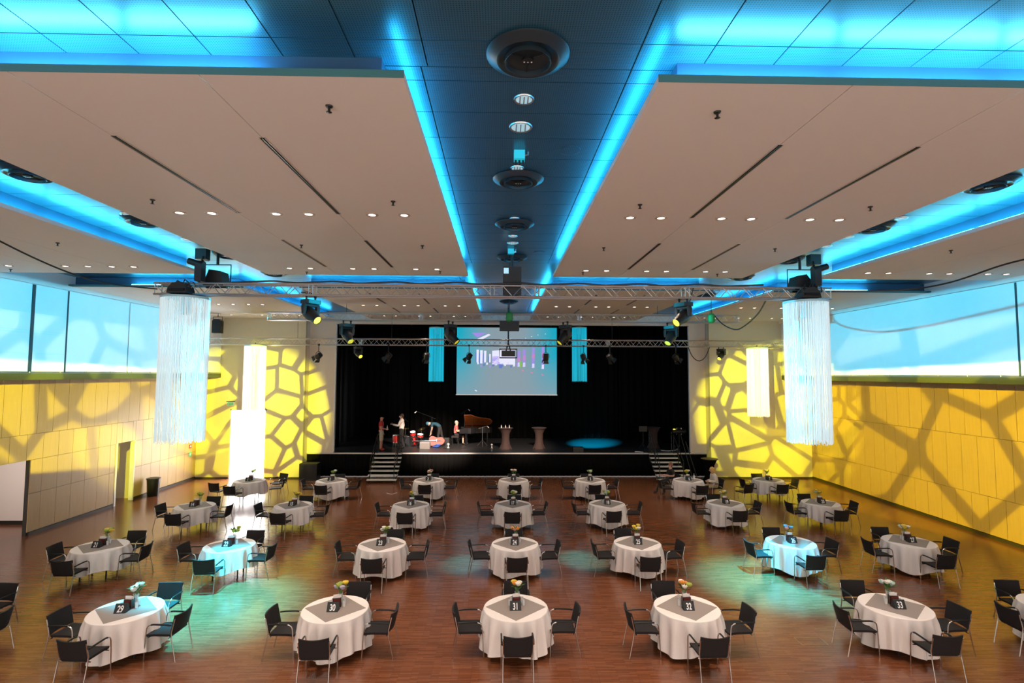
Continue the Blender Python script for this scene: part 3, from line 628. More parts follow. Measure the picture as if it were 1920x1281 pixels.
for n, (tx, ty) in TABLES.items():
    rnd = random.Random(n * 13); no = word(n)
    t = thing('banquet_table', f'round banquet table {no} hidden under its white cloth, dark legs', 'table', (tx, ty, 0), 0, 'round banquet tables')
    obj('tabletop', tab_top, 'table_wood', t)
    for a in range(4):
        w = PI / 4 + a * PI / 2 + .2; obj('leg', tab_leg, 'black_metal', t, (.40 * math.cos(w), .40 * math.sin(w), 0))
    key = (n % 4, n in SHORT)
    if key not in CLOTHS: CLOTHS[key] = cloth_mesh(key[0] + 10 * key[1] + 3, .26 if key[1] else .13)
    c = obj('tablecloth', CLOTHS[key], 'cloth_white', None, (tx, ty, 0), rnd.uniform(-.3, .3))
    tag(c, f'white floor-length cloth draped over round table {no}', 'tablecloth', 'white round tablecloths')
    ra = PI / 4 + {29: .0, 30: .0}.get(n, rnd.uniform(-.06, .06))
    tag(obj('table_runner', runner, 'cloth_grey', None, (tx, ty, .7505), ra), f'grey square overlay laid corner-wise on table {no}', 'overlay', 'grey square overlays')
    zt = .7535
    if n not in (28, 34):
        cd = thing('number_card', f'black tent card with the white table number {no}', 'sign', (tx - .01, ty - .10, zt), rnd.uniform(-.08, .08), 'table number cards')
        obj('card', card_me, 'card_black', cd)
        g = obj('digits', digits(str(n), .155), 'digit_white', cd, (0, -.0675, .022), 0, (math.atan2(.15, .069), 0, 0)); g['label'] = f'white digits {no}'
    h = thing('menu_holder', f'small dark menu box with a red-brown label behind the card on table {no}', 'menu holder', (tx + .01, ty + .06, zt), rnd.uniform(-.15, .15), 'menu boxes on the tables')
    obj('holder', holder_me, 'menu_dark', h); obj('label_panel', panel_me, 'menu_red', h); obj('napkins', nap_me, 'cloth_white', h)
    for j, (gx, gy) in enumerate(((-.13, .06), (.14, .06), (-.08, .17), (.11, .18))):
        gl = thing('drinking_glass', f'clear drinking glass at the {("near left", "near right", "far left", "far right")[j]} of the menu box on table {no}', 'glass', (tx + gx + rnd.uniform(-.015, .015), ty + gy, zt + .002), 0, f'glasses on table {n}')
        obj('bowl', glass_me, 'glass', gl); obj('glass_foot', base_me, 'glass', gl)
    cols = FLOW[n]
    desc = ' and '.join(CN[q] for q in cols[:2])
    v = thing('flower_vase', f'small glass vase with {desc} flowers on table {no}', 'vase', (tx + .03, ty + .21, zt), rnd.uniform(0, 6), 'flower vases'); v.scale = (1.4,) * 3
    obj('vase', vase_me, 'glass', v)
    for j in range(5): obj('stem', stem_me, 'leaf', v, (0, 0, 0), j * 1.26, (rnd.uniform(-.22, .22), rnd.uniform(-.22, .22), j * 1.26))
    for j in range(5 if len(cols) > 1 else 3):
        w = j * 1.4 + rnd.uniform(0, .5); q = .02 + .042 * (j % 3) / 2 + .01
        bm = bloom_mesh(cols[j % len(cols)]); obj('bloom', bm, 'bloom_' + cols[j % len(cols)], v, (q * math.cos(w), q * math.sin(w), .215 + .05 * rnd.random()), w)
    for j in range(9):
        w = j * .7 + rnd.uniform(-.2, .2)
        obj('leaf', leaf_me, None, v, (.02 * math.cos(w), .02 * math.sin(w), .165 + .05 * rnd.random()), 0, (rnd.uniform(.1, .8), 0, w - PI / 2))
    if not leaf_me.materials: leaf_me.materials.append(MATS['leaf'])
    # chairs
    j = lambda s=.03: rnd.uniform(-s, s)
    nr = -.10 if n >= 28 else 0.0
    wh = f'of table {no}'
    if n == 1:
        chair(tx - 1.0, ty - .45, -.25, f'black armchair {wh}, set apart on the left'); chair(tx - .15, ty - 1.02, -.1, f'black armchair on the near side {wh}')
        chair(tx + 1.05, ty + .05, PI / 2 + .25, f'black armchair on the right side {wh}'); chair(tx + .75, ty + 1.0, PI - .5, f'black armchair on the stage side {wh}')
        continue
    if n == 6:
        chair(7.50, 23.24, PI / 2 + .15, f'black armchair {wh} under the seated man in black'); chair(tx + 1.12, ty - .03, PI / 2, f'black armchair {wh} under the blonde woman'); chair(tx - .95, ty - .1, -PI / 2, f'empty black armchair on the left {wh}'); chair(tx + .1, ty - 1.03, 0, f'black armchair on the near side {wh}')
        chair(9.85, 21.5, .35, f'black armchair standing apart on the right {wh}'); continue
    if n not in (28,): chair(tx - .85 + j(.02), ty - .03 + nr + j(), -PI / 2 + j(.1), f'black armchair on the left side {wh}')
    if n != 34: chair(tx + .85 + j(.02), ty - .03 + nr + j(), PI / 2 + j(.1), f'black armchair on the right side {wh}')
    chair(tx + j(), ty - .90 + nr / 3 + j(.02), j(.08), f'black armchair on the near side {wh}')
    chair(tx + (.22 if n in (30, 23, 29, 21, 22) else -.18 if n in (32, 25, 33) else .05) * .6 + j(), ty + .84 + j(.02), PI + j(.08), f'black armchair on the stage side {wh}')

# ------------------------------------------------------------------ trusses
def truss(label, x0, x1, y, z0, h, splices, wires=()):
    t = thing('lighting_truss', label, 'truss', ((x0 + x1) / 2, y, z0), 0); L = (x1 - x0) / 2; w = h
    for yy in (-w / 2, w / 2):
        for zz in (0, h): MB().tube([(-L, yy, zz), (L, yy, zz)], .024 if zz or yy else .024, 8).build('chord', 'alu', t, True)
    n = round(2 * L / (h * .92)); d = 2 * L / n
    up = MB().tube([(-d / 2, 0, 0), (d / 2, 0, h)], .0095, 6).mesh('brace'); dn = MB().tube([(-d / 2, 0, h), (d / 2, 0, 0)], .0095, 6).mesh('brace')
    for i in range(n):
        for k, yy in enumerate((-w / 2, w / 2)): obj('brace', up if (i + k) % 2 else dn, 'alu', t, (-L + (i + .5) * d, yy, 0))
    for x in [-L, L] + [s_ - (x0 + x1) / 2 for s_ in splices]:
        for dx in ((-.05, .05) if abs(x) < L - .01 else (.02 if x < 0 else -.02,)):
            MB().tube([(x + dx, -w / 2, 0), (x + dx, -w / 2, h), (x + dx, w / 2, h), (x + dx, w / 2, 0), (x + dx, -w / 2, 0)], .012, 6).build('end_frame', 'alu', t)
    for q in wires: MB().tube([(q - (x0 + x1) / 2, 0, h), (q - (x0 + x1) / 2, 0, 7.86 - z0)], .008, 5).build('suspension_wire', 'black_metal', t)
    return t
TA, TB, TC = (13.0, 7.02, .27), (20.7, 7.19, .28), (24.5, 6.43, .28)
truss('nearest aluminium lighting truss spanning the hall between the two big string lamps', -8.35, 8.2, *TA, [-4.6, -.2, .9, 4.6])
truss('short middle aluminium lighting truss in front of the stage header', -9.0, 9.4, *TB, [-3.1, 3.1], (-6.0, 6.2))
truss('lowest aluminium lighting truss just before the stage opening', -13.3, 13.3, *TC, [-6.4, 5.0], (-9.3, -5.0, 5.2, 9.6))

# ------------------------------------------------------------------ string lamps
def string_lamp(label, x, y, ztop, zbot, r, m, n, seed):
    t = thing('string_lamp', label, 'lamp', (x, y, zbot)); H = ztop - zbot; rnd = random.Random(seed)
    MB().lathe([(r * 1.02, H - .05), (r * 1.03, H - .045), (r * 1.03, H), (r * .6, H + .02), (.04, H + .05)], 40).build('top_ring', 'string_top', t, True)
    mb = MB()
    for rr, k in ((1.0, n), (.62, n // 3)):
        for i in range(k):
            w = 2 * PI * (i + rnd.uniform(-.25, .25)) / k; q = r * rr
            z0 = rnd.uniform(0, .05); x_, y_ = q * math.cos(w), q * math.sin(w); dx = rnd.uniform(-.006, .006)
            mb.tube([(x_ + dx, y_, z0), (x_, y_, H - .04)], .0065, 4)
    tag(mb.build('strings', m, t), kind='stuff')
    MB().lathe([(.10, H - .42), (.13, H - .40), (.13, H - .05)], 16).build('lamp_can', 'string_top', t)
    MB().tube([(0, 0, H + .04), (0, 0, H + .12)], .02, 6).build('hook', 'black_metal', t)
    return t
string_lamp('large white string lamp hanging from the left end of the nearest truss', -7.66, 13.0, 6.96, 3.47, .52, 'string_white', 110, 1)
string_lamp('large white string lamp hanging from the right end of the nearest truss', 7.62, 13.0, 6.97, 3.46, .50, 'string_white', 110, 2)
string_lamp('glowing white string lamp before the yellow wall beside the bright doorway', -11.2, 24.5, 6.40, 3.15, .46, 'string_warm', 110, 3)
string_lamp('glowing white string lamp before the yellow wall on the right of the stage', 12.0, 24.5, 6.40, 3.2, .46, 'string_warm', 110, 4)
for px, lb in ((817.5, 'left'), (1086.5, 'right')):
    a = U(px, 614, Y=30.0); b = U(px, 716, Y=30.0)
    string_lamp(f'turquoise string lamp hanging over the stage {lb} of the projection', b.x, 30.0, a.z, b.z, .41, 'string_cyan', 110, 5)

# ------------------------------------------------------------------ lamps on the trusses
def moving_head(label, x, y, z, sc, yaw, tilt, m='lamp_yellow'):
    t = thing('moving_head_lamp', label, 'stage light', (x, y, z), yaw, 'moving head lamps'); t.scale = (sc,) * 3
    for s in (-1, 1): MB().tube([(s * .12, 0, 0), (s * .12, 0, -.09)], .022, 8).ball((s * .12, 0, .0), (.03, .04, .035), 8, 5).build('clamp', 'black_metal', t, True)
    MB().prism([(-.19, -.11), (-.15, -.13), (.15, -.13), (.19, -.11), (.19, .11), (.15, .13), (-.15, .13), (-.19, .11)], .09, Matrix.Translation((0, 0, -.17))).build('base', 'black', t)
    MB().tube([(-.17, 0, -.17), (-.185, 0, -.24), (-.18, 0, -.40)], [.05, .06, .05], 8).tube([(.17, 0, -.17), (.185, 0, -.24), (.18, 0, -.40)], [.05, .06, .05], 8).tube([(-.17, 0, -.19), (.17, 0, -.19)], .045, 8).build('yoke', 'black', t, True)
    h = bpy.data.objects.new('head', MB().lathe([(.07, .20), (.12, .17), (.145, .08), (.145, -.06), (.115, -.14), (.105, -.29), (.095, -.30), (.09, -.27)], 20, capt=False).mesh('head', True)); h.data.materials.append(MATS['black']); COL.objects.link(h)
    h.parent = t; h.location = (0, 0, -.40); h.rotation_euler = (tilt, 0, 0)
    MB().lathe([(0, -.288), (.05, -.285), (.092, -.272)], 18).build('lens', m, h, True)
def fresnel(label, x, y, z, yaw, tilt, drop=.28):
    t = thing('theatre_spotlight', label, 'stage light', (x, y, z), yaw, 'theatre spotlights')
    MB().tube([(0, 0, .05), (0, 0, -drop)], .018, 6).box((0, 0, .03), (.06, .08, .08)).build('hook_clamp', 'black_metal', t)
    arc = [(.155 * math.cos(a), 0, -drop - .16 + .16 * math.sin(a)) for a in [PI * i / 12 for i in range(13)]]
    MB().tube([(.155, 0, -drop - .24)] + arc + [(-.155, 0, -drop - .24)], .011, 6).build('yoke', 'black_metal', t, True)
    h = MB().lathe([(.06, .17), (.115, .15), (.125, .02), (.125, -.11), (.115, -.12), (.11, -.10)], 18, capt=False).build('lamp_body', 'black', t, True); h.location = (0, 0, -drop - .22); h.rotation_euler = (tilt, 0, 0)
    MB().lathe([(0, -.108), (.11, -.10)], 16).build('lens', 'alu', h)
    for i in range(4):
        w = i * PI / 2; c, s_ = math.cos(w), math.sin(w); q = .125
        f = lambda u, r, zz: (c * r - s_ * u, s_ * r + c * u, zz)
        MB().face([f(-.09, q, -.12), f(.09, q, -.12), f(.13, q + .05, -.25), f(-.13, q + .05, -.25)]).face([f(.09, q + .004, -.12), f(-.09, q + .004, -.12), f(-.13, q + .054, -.25), f(.13, q + .054, -.25)]).build('barn_door', 'black', h)
def at(px, py, Y): return U(px, py, Y=Y)
p = at(583, 560, 13); moving_head('large moving head lamp with yellow lens under the left part of the nearest truss', p.x, 13, 7.0, 1.08, -2.13, 1.0)
p = at(1281, 563, 13); moving_head('large moving head lamp with yellow lens under the right part of the nearest truss', p.x, 13, 7.0, 1.08, 2.06, 1.0)
for px, lb, yw in ((651, 'leftmost', -2.3), (845, 'second', -2.0), (1060, 'third', 2.0), (1258, 'rightmost', 2.3)):
    p = at(px, 603, 20.7); moving_head(f'{lb} dark moving head lamp hanging from the middle truss', p.x, 20.7, 7.16, 1.35, yw, .8, 'lamp_amber')
p = at(672, 650, 24.5); moving_head('small moving head lamp with lit yellow lens under the lowest truss', p.x, 24.5, 6.42, .95, -2.4, 1.0)
p = at(1352, 650, 24.5); moving_head('small moving head lamp under the lowest truss, before the white panel right of the stage', p.x, 24.5, 6.42, .95, 2.3, .9)
for px, lb, yw, tl in ((600, 'leftmost', 1.0, 1.0), (730, 'second', 1.1, .8), (801, 'third', .3, .5), (880, 'fourth', .8, .7), (1023, 'fifth', .0, .35), (1093, 'sixth', -2.5, .5), (1142, 'seventh', -1.0, .8), (1265, 'rightmost', -1.1, .9)):
    p = at(px, 648, 24.5); fresnel(f'{lb} black theatre spotlight with barn doors under the lowest truss', p.x, 24.35, 6.40, yw, tl)
# shuttered beam boxes with cables at the truss ends
for px, py, lb, s in ((342, 545, 'left', 1), (1512, 552, 'right', -1)):
    p = at(px, py, 12.85); t = thing('effect_light', f'bulky black effect light on the {lb} end of the nearest truss above the string lamp', 'stage light', (p.x, 12.8, 7.0))
    MB().prism([(-.24, 0), (.24, 0), (.20, .16), (.08, .26), (-.12, .24), (-.22, .12)], .36, Matrix(((1, 0, 0, 0), (0, 0, 1, -.18), (0, 1, 0, .02), (0, 0, 0, 1)))).build('housing', 'black', t)
    MB().tube([(-.18, -.19, .10), (.18, -.19, .10)], .03, 8).build('front_bar', 'black_metal', t, True)
    cb = MB(); rr = random.Random(px)
    for i in range(7):
        a = rr.uniform(-.2, .2); cb.tube([(a, 0, .2), (a + .06, rr.uniform(-.1, .1), .32 + .06 * rr.random()), (a + .16, 0, .30), (a + .2, .05, .18)], .012, 5)
    tag(cb.build('cable_bundle', 'black', t), kind='stuff')
# profile spots standing on the left/right end and chain hoists
for px, lb, s in ((378, 'left', 1), (1527, 'right', -1)):
    top = U(px, 465 if s > 0 else 476, Z=8.17)
    t = thing('chain_hoist', f'black chain hoist from the {lb} ceiling trough down to the nearest truss', 'hoist', (top.x, 13.0, 0))
    MB().box((0, 0, 8.02), (.26, .2, .26)).box((0, 0, 7.92), (.16, .3, .08)).build('motor', 'black_metal', t)
    for i in range(7): MB().lathe([(.02, 0), (.035, .03), (.02, .06)], 8).build('chain_link', 'black_metal', t, True, (0.0, 0, 7.48 + i * .062))
    MB().tube([(0, 0, 7.30), (0, 0, 7.48)], .02, 6).build('hook', 'black_metal', t)
    p = at(px - 4 * s, 497, 12.8); t = thing('profile_spotlight', f'long black profile spotlight standing on the {lb} end of the nearest truss', 'stage light', (p.x, 12.8, 7.30))
    MB().tube([(-.26 * s, 0, .52), (-.05 * s, 0, .45), (.10 * s, 0, .41)], [.075, .085, .10], 12).build('barrel', 'black', t, True)
    MB().box((.02 * s, 0, .22), (.16, .2, .40)).build('lamp_house', 'black', t)
    MB().tube([(.02 * s, -.02, 0), (.02 * s, -.02, .1)], .025, 6).build('clamp', 'black_metal', t)
for px, py, lb, s in ((405, 535, 'left', 1), (1503, 540, 'right', -1), (960, 540, 'middle', 0)):
    p = at(px, py, 13.25)
    t = thing('wedge_speaker', f'black angular loudspeaker hung in a bracket at the {lb} of the nearest truss', 'speaker', (p.x, 13.3, 7.28))
    if s: MB().prism([(-.25, 0), (.25, 0), (.20, .22), (.06, .40), (-.17, .36)] if s < 0 else [(-.25, 0), (.25, 0), (.17, .36), (-.12, .40)], .38, Matrix(((1, 0, 0, 0), (0, 0, 1, -.19), (0, 1, 0, 0), (0, 0, 0, 1)))).build('cabinet', 'black', t)
    else: MB().box((0, 0, .17), (.46, .4, .72)).build('cabinet', 'black', t)
    if s:
        MB().tube([(-.33, 0, .10), (-.33, 0, .55), (.33, 0, .55), (.33, 0, .10)], .016, 6).build('bracket', 'black_metal', t)
        MB().tube([(0, 0, .55), (0, 0, .88)], .035, 6).build('stem', 'black_metal', t)
        MB().box((0, 0, -.02), (.5, .1, .06)).build('mounting_bar', 'black_metal', t)
    else:
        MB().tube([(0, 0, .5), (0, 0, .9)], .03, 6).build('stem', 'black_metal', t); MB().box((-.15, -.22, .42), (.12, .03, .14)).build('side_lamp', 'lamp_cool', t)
# hoists and boxes at the middle of the trusses
p = at(955, 600, 20.7)
t = thing('line_speaker', 'black loudspeaker box under the centre of the middle truss', 'speaker', (p.x, 20.7, 6.95)); MB().box((0, 0, .05), (.76, .5, .36)).build('cabinet', 'black', t); MB().box((0, -.252, .05), (.70, .01, .30)).build('grille', 'black_metal', t)
for px, py, Y, lb, zz in ((955, 585, 20.6, 'centre', 7.2), (1330, 588, 20.6, 'right end', 7.2)):
    p = at(px, py, Y); t = thing('green_hoist', f'green chain hoist at the {lb} of the middle truss', 'hoist', (p.x, Y - .2, zz))
    MB().lathe([(.08, -.05), (.13, 0), (.13, .26), (.07, .32)], 14).build('motor', 'green_motor', t, True)
    MB().tube([(0, 0, .32), (0, 0, .98)], .012, 6).build('chain', 'black_metal', t); MB().tube([(-.15, 0, .05), (0, 0, .5), (.15, 0, .05)], .008, 5).build('sling', 'green_motor', t)
p = at(953, 663, 24.5)
t = thing('projector', 'black projector in an open frame hanging below the lowest truss', 'projector', (p.x, 24.5, p.z))
MB().box((0, 0, 0), (.62, .5, .26)).build('body', 'black', t)
MB().tube([(-.40, -.3, .2), (.40, -.3, .2), (.40, -.3, -.2), (-.40, -.3, -.2), (-.40, -.3, .2)], .018, 6).tube([(-.40, .3, .2), (.40, .3, .2), (.40, .3, -.2), (-.40, .3, -.2), (-.40, .3, .2)], .018, 6).build('frame', 'black_metal', t)
MB().tube([(-.1, 0, .13), (0, 0, .5), (0, 0, 8.2 - p.z)], .035, 6).tube([(.1, 0, .13), (0, 0, .5)], .03, 6).build('mount', 'black_metal', t)
# cables
def cable(label, pts, r=.018):
    P = [Vector(q) for q in pts]; out = []
    for i in range(len(P) - 1):
        p0, p1, p2, p3 = P[max(i - 1, 0)], P[i], P[i + 1], P[min(i + 2, len(P) - 1)]
        for k in range(6):
            t = k / 6; out.append(.5 * ((2 * p1) + (p2 - p0) * t + (2 * p0 - 5 * p1 + 4 * p2 - p3) * t * t + (3 * p1 - p0 - 3 * p2 + p3) * t ** 3))
    out.append(P[-1])
    return tag(MB().tube(out, r, 6).build('cable', 'black', None, True), label, 'cable')
cable('thick black cable sagging from the left ceiling edge to the nearest truss', [U(-40, 432, Y=10.0), U(60, 482, Y=10.8), U(140, 515, Y=11.5), U(210, 533, Y=12.2), U(295, 542, Y=12.9)])
cable('thick black cable sagging from the right ceiling edge to the nearest truss', [U(1960, 478, Y=10.0), U(1880, 497, Y=10.6), U(1780, 530, Y=11.6), U(1690, 544, Y=12.4), U(1560, 546, Y=12.9)])
cable('black cable looping from the nearest truss down to the right end of the middle truss', [U(1437, 562, Y=13.2), U(1420, 590, Y=15), U(1395, 612, Y=17), U(1378, 618, Y=18.5), U(1355, 608, Y=20), U(1336, 588, Y=20.5)], .022)
cable('black cable loop hanging under the right part of the lowest truss', [U(1290, 650, Y=24.4), U(1298, 668, Y=24.4), U(1310, 677, Y=24.4), U(1322, 670, Y=24.4), U(1331, 650, Y=24.4)], .02)
cable('black cable lying along the top of the nearest truss', [(-6.5 + i * .5, 12.87, 7.315 + .02 * ((i * 7) % 3)) for i in range(27)], .022)
cable('thin black cable from the nearest truss to the moving head lamp', [U(1300, 540, Y=13.1), U(1297, 552, Y=12.9), U(1292, 570, Y=12.9)], .014)

# ------------------------------------------------------------------ projection on the stage
a = U(857, 614, Y=32.0); b = U(1044, 740, Y=32.0); cx, cz = (a.x + b.x) / 2, (a.z + b.z) / 2; sw, sh = b.x - a.x, a.z - b.z
t = thing('projection_screen', 'large white projection screen with a turquoise picture at the back of the stage', 'screen', (cx, 32.0, cz))
scr = MB().box((0, 0, 0), (sw, .02, sh)).build('picture', 'projection', t)
MB().bbox((-sw / 2 - .03, -.02, -sh / 2 - .05), (sw / 2 + .03, .02, -sh / 2)).build('bottom_bar', 'alu', t); MB().bbox((-sw / 2 - .03, -.02, sh / 2), (sw / 2 + .03, .03, sh / 2 + .06)).build('top_tube', 'black', t)
def pic(name, m, poly):
    MB().face([((x - 950.5) / 187 * sw, -.014, -(y - 677) / 126 * sh) for x, y in reversed(poly)]).build(name, m, scr)
pic('light_streak', 'pic_white', [(892, 637), (916, 626), (920, 628), (900, 639)]); pic('ceiling_patch', 'pic_violet', [(885, 624), (912, 624), (895, 633)])
for x, w, z0, z1 in ((896, 2.2, 656, 680), (903, 2.4, 657, 682), (910, 2.2, 658, 680), (919, 1.6, 664, 680)): pic('white_column', 'pic_white', [(x - w, z0), (x + w, z0), (x + w * .8, z1), (x - w, z1)]); pic('column_shade', 'pic_indigo', [(x - w - 1.6, z0 + 5), (x - w, z0 + 5), (x - w, z1), (x - w - 1.6, z1)])
pic('white_wall', 'pic_white', [(923, 658), (966, 654), (966, 684), (923, 684)]); pic('violet_wall', 'pic_violet', [(923, 668), (936, 668), (936, 684), (923, 684)]); pic('blue_patch', 'pic_indigo', [(935, 683), (944, 682), (941, 691), (936, 691)])
for x, z0, z1 in ((973, 658, 688), (983, 655, 688), (1000, 652, 690), (1018, 650, 692)):
    pic('violet_column', 'pic_violet', [(x - 2.5, z0), (x + 2.5, z0), (x + 2, z1), (x - 3, z1)]); pic('pink_band', 'pic_pink', [(x - 2.5, z0 + 12), (x + 2.5, z0 + 12), (x + 2.5, z0 + 20), (x - 2.5, z0 + 20)]); pic('white_foot', 'pic_white', [(x - 2, z1 - 8), (x + 2, z1 - 8), (x + 2, z1), (x - 2.5, z1)])
for i in range(14): x = 895 + i * 5.6; z = 680 + (i * 5) % 7; pic('table_dot', ('pic_white', 'pic_violet', 'pic_indigo')[i % 3], [(x, z), (x + 3, z - 1), (x + 3.5, z + 3), (x + .5, z + 4)])
pic('green_plant', 'pic_green', [(972, 680), (976, 676), (980, 681), (978, 689), (974, 689)])
for x, y in ((974, 636), (985, 633), (996, 630), (1008, 627), (1022, 625)): pic('ceiling_dot', 'pic_white', [(x, y), (x + 1.4, y), (x + 1.4, y + 1.4), (x, y + 1.4)])
for x, y in ((980, 695), (997, 699), (1017, 703), (893, 733)): pic('pink_dash', 'pic_pink' if x > 900 else 'pic_white', [(x - 2.5, y - 1.5), (x + 1, y - 1), (x + 3, y + 1.5), (x - 1, y + 1)])

# ------------------------------------------------------------------ stairs, boxes, bins, doors
def stairs(label, x0, x1, rail):
    t = thing('stage_stairs', label, 'stairs', ((x0 + x1) / 2, YS - .12, 0)); w = (x1 - x0) / 2; n = 7; r = ZT / n; dp = .235
    for i in range(n):
        z = r * (n - i); y = -(i + .5) * dp
        MB().bbox((-w, y - dp / 2 - .02, z - .045), (w, y + dp / 2, z)).build('step', 'step_grey', t)
        MB().bbox((-w, y - dp / 2 - .022, z - .04), (w, y - dp / 2 - .018, z - .005)).build('nosing', 'white_paint', t)
    for s in (-1, 1):
        MB().prism([(-(n) * dp, 0), (-(n) * dp, .10), (0, ZT - .05), (0, ZT - .30)], .03, Matrix(((0, 0, 1, s * (w - .05) - .015), (1, 0, 0, 0), (0, 1, 0, 0), (0, 0, 0, 1)))).build('stringer', 'black_metal', t)
    for s in rail:
        for k, hh in enumerate((.95, .55)):
            MB().tube([(s * w * .82, -(n - .5) * dp, hh + .05), (s * w * .82, -.1, ZT + hh - .05), (s * w * .82, .25, ZT + hh - .05)], .02, 6).build('handrail' if k == 0 else 'mid_rail', 'black_metal', t)
        for y, z in ((-(n - .5) * dp, 0), (-3.3 * dp, ZT * .5), (-.1, ZT - .1), (.25, ZT + .0)): MB().tube([(s * w * .82, y, z), (s * w * .82, y, z + .95 + (.08 if y > -1 else 0))], .02, 6).build('baluster', 'black_metal', t)
stairs('grey stage stairs with black handrail on the left, below the man in red', -6.22, -4.84, (1, -1))
stairs('grey stage stairs with black handrail on the right, behind the seated man', 7.5, 8.9, (-1, 1))
p = U(578, 899, Z=0)
t = thing('subwoofer', 'black bass loudspeaker box on the floor at the left stage corner', 'speaker', (-9.2, 26.3, 0)); MB().bbox((-.42, -.3, 0), (.42, .3, .78)).build('cabinet', 'black', t); MB().bbox((-.38, -.31, .05), (.38, -.30, .73)).build('grille', 'black_metal', t); MB().tube([(.425, -.1, .5), (.45, -.1, .5), (.45, .1, .5), (.425, .1, .5)], .012, 5).build('handle', 'black_metal', t)
def cocktail(label, x, y, z, m='stretch_brown', top='stretch_brown'):
    t = thing('cocktail_table', label, 'table', (x, y, z))
    MB().lathe([(.36, 0), (.34, .03), (.24, .25), (.20, .5), (.22, .8), (.33, 1.04), (.36, 1.08)], 24).build('stretch_cover', m, t, True)
    MB().lathe([(.37, 1.08), (.40, 1.085), (.40, 1.105), (.38, 1.11)], 28).build('tabletop', top, t, True)
    for i in range(4): w = i * PI / 2 + .78; MB().lathe([(.05, 0), (.05, .03), (.03, .04)], 8).build('foot', 'black', t, loc=(.33 * math.cos(w), .33 * math.sin(w), 0))
    return t
cocktail('bar table in dark stretch cover on the stage, nearer the piano', .31, 28.4, ZT); cocktail('bar table in dark stretch cover on the stage, right of the first', 2.1, 28.55, ZT)
cocktail('black bar table on the hall floor by the right stage corner', 10.1, 25.6, 0, 'black_cloth', 'black'); cocktail('dark bar table at the back right of the stage by the stairs', 8.35, 28.9, ZT, 'stretch_brown')
for px, lb in ((940, 'first'), (948, 'second'), (955, 'third')):
    q = U(px, 802, Y=28.3); t = thing('small_bottle', f'{lb} small white item on the bar table nearer the piano', 'bottle', (q.x, 28.3, ZT + 1.112)); MB().lathe([(.03, 0), (.03, .07), (.012, .10), (.012, .13)], 10).build('bottle_body', 'drum_skin', t); MB().lathe([(.014, .13), (.014, .15)], 8).build('cap', 'white_paint', t)
p = U(279, 932, Z=0)
t = thing('waste_bin', 'black lidded waste bin against the wood panelling on the left', 'bin', (-14.42, 22.75, 0)); MB().lathe([(.20, 0), (.21, .02), (.24, .66), (.24, .70)], 20).build('bin_body', 'bin_black', t, True); MB().lathe([(.25, .69), (.26, .70), (.26, .74), (.2, .755), (.19, .745)], 20).build('bin_rim', 'black', t, True)
t = thing('exit_sign', 'small green and white emergency exit sign above the bright doorway', 'sign', (-13.15, YB - .05, 3.52)); MB().bbox((-.18, -.02, 0), (.18, .03, .20)).build('sign_box', 'white_paint', t); MB().bbox((-.20, -.03, .20), (.20, .03, .235)).build('hood', 'black', t)
pc = MB().bbox((-.15, -.024, .03), (.0, -.02, .17)).build('green_field', 'exit_green', t); MB().bbox((-.10, -.028, .06), (-.06, -.024, .14)).build('figure', 'digit_white', pc); MB().bbox((.04, -.024, .04), (.13, -.02, .16)).build('door_mark', 'exit_green', t)
p = U(406, 606, Y=25.6)
t = thing('wall_speaker', 'black loudspeaker hanging high in the left corner under the ceiling', 'speaker', (-13.0, 24.6, 6.95)); MB().prism([(-.19, 0), (.19, 0), (.19, .55), (.12, .64), (-.12, .64), (-.19, .55)], .3, Matrix(((1, 0, 0, 0), (0, 0, 1, -.15), (0, 1, 0, 0), (0, 0, 0, 1)))).build('cabinet', 'black', t); MB().bbox((-.16, -.16, .03), (.16, -.15, .56)).build('grille', 'black_metal', t); MB().tube([(-.21, 0, .3), (-.21, 0, .75), (.21, 0, .75), (.21, 0, .3)], .015, 5).tube([(0, 0, .75), (0, 0, .90)], .02, 5).build('bracket', 'black_metal', t)
for (y, z, m, lb) in ((25.9, 1.62, 'fire_red', 'small red fire alarm plate'), (25.9, 1.25, 'exit_green', 'small green escape plate')):
    t = thing('wall_plate', lb + ' near the far end of the left panelling', 'sign', (XL + .035, y, z)); MB().bbox((0, -.09, -.09), (.02, .09, .09)).build('plate', m, t); MB().bbox((.02, -.04, -.04), (.024, .04, .04)).build('symbol', 'digit_white', t)
# open doors on the left
d2 = struct(MB().bbox((XL - 1.05, 20.72, .02), (XL - .13, 20.77, 2.36)).build('door_2', 'door_white')); MB().box((XL - .95, 20.80, 1.05), (.14, .05, .03)).build('door_handle', 'chrome', d2)
MB().bbox((XL - .125, 20.975, 0), (XL + .045, 21.06, 2.38)).bbox((XL - .125, 22.0, 0), (XL + .045, 22.055, 2.38)).build('door_frame', 'white_paint', d2)
struct(MB().bbox((-19, 22.35, 0), (XL - .12, 22.45, 2.6)).bbox((-19, 20.5, 2.45), (XL - .12, 22.4, 2.6)).build('wall_passage_far', 'fabric_wall'))
struct(MB().bbox((-19, 20.6, 0), (XL - .12, 20.7, 2.6)).build('wall_passage_near', 'fabric_wall'))
spot('passage_beam', (-11.0, 12.4, 6.0), (-15.35, 22.35, 1.2), 14, 5000, YEL, .4, .02)
d3 = struct(MB().bbox((XL - 2.6, 18.6, .12), (XL - .75, 18.66, 2.4)).build('door_3', 'door_white')); MB().bbox((XL - .75, 18.58, 0), (XL - .66, 18.68, 2.42)).bbox((XL - 2.6, 18.58, 0), (XL - .7, 18.68, .12)).build('door_edge', 'black', d3); MB().tube([(XL - .83, 18.55, 1.05), (XL - .83, 18.50, 1.05), (XL - .95, 18.50, 1.05)], .014, 6).build('door_handle', 'chrome', d3)
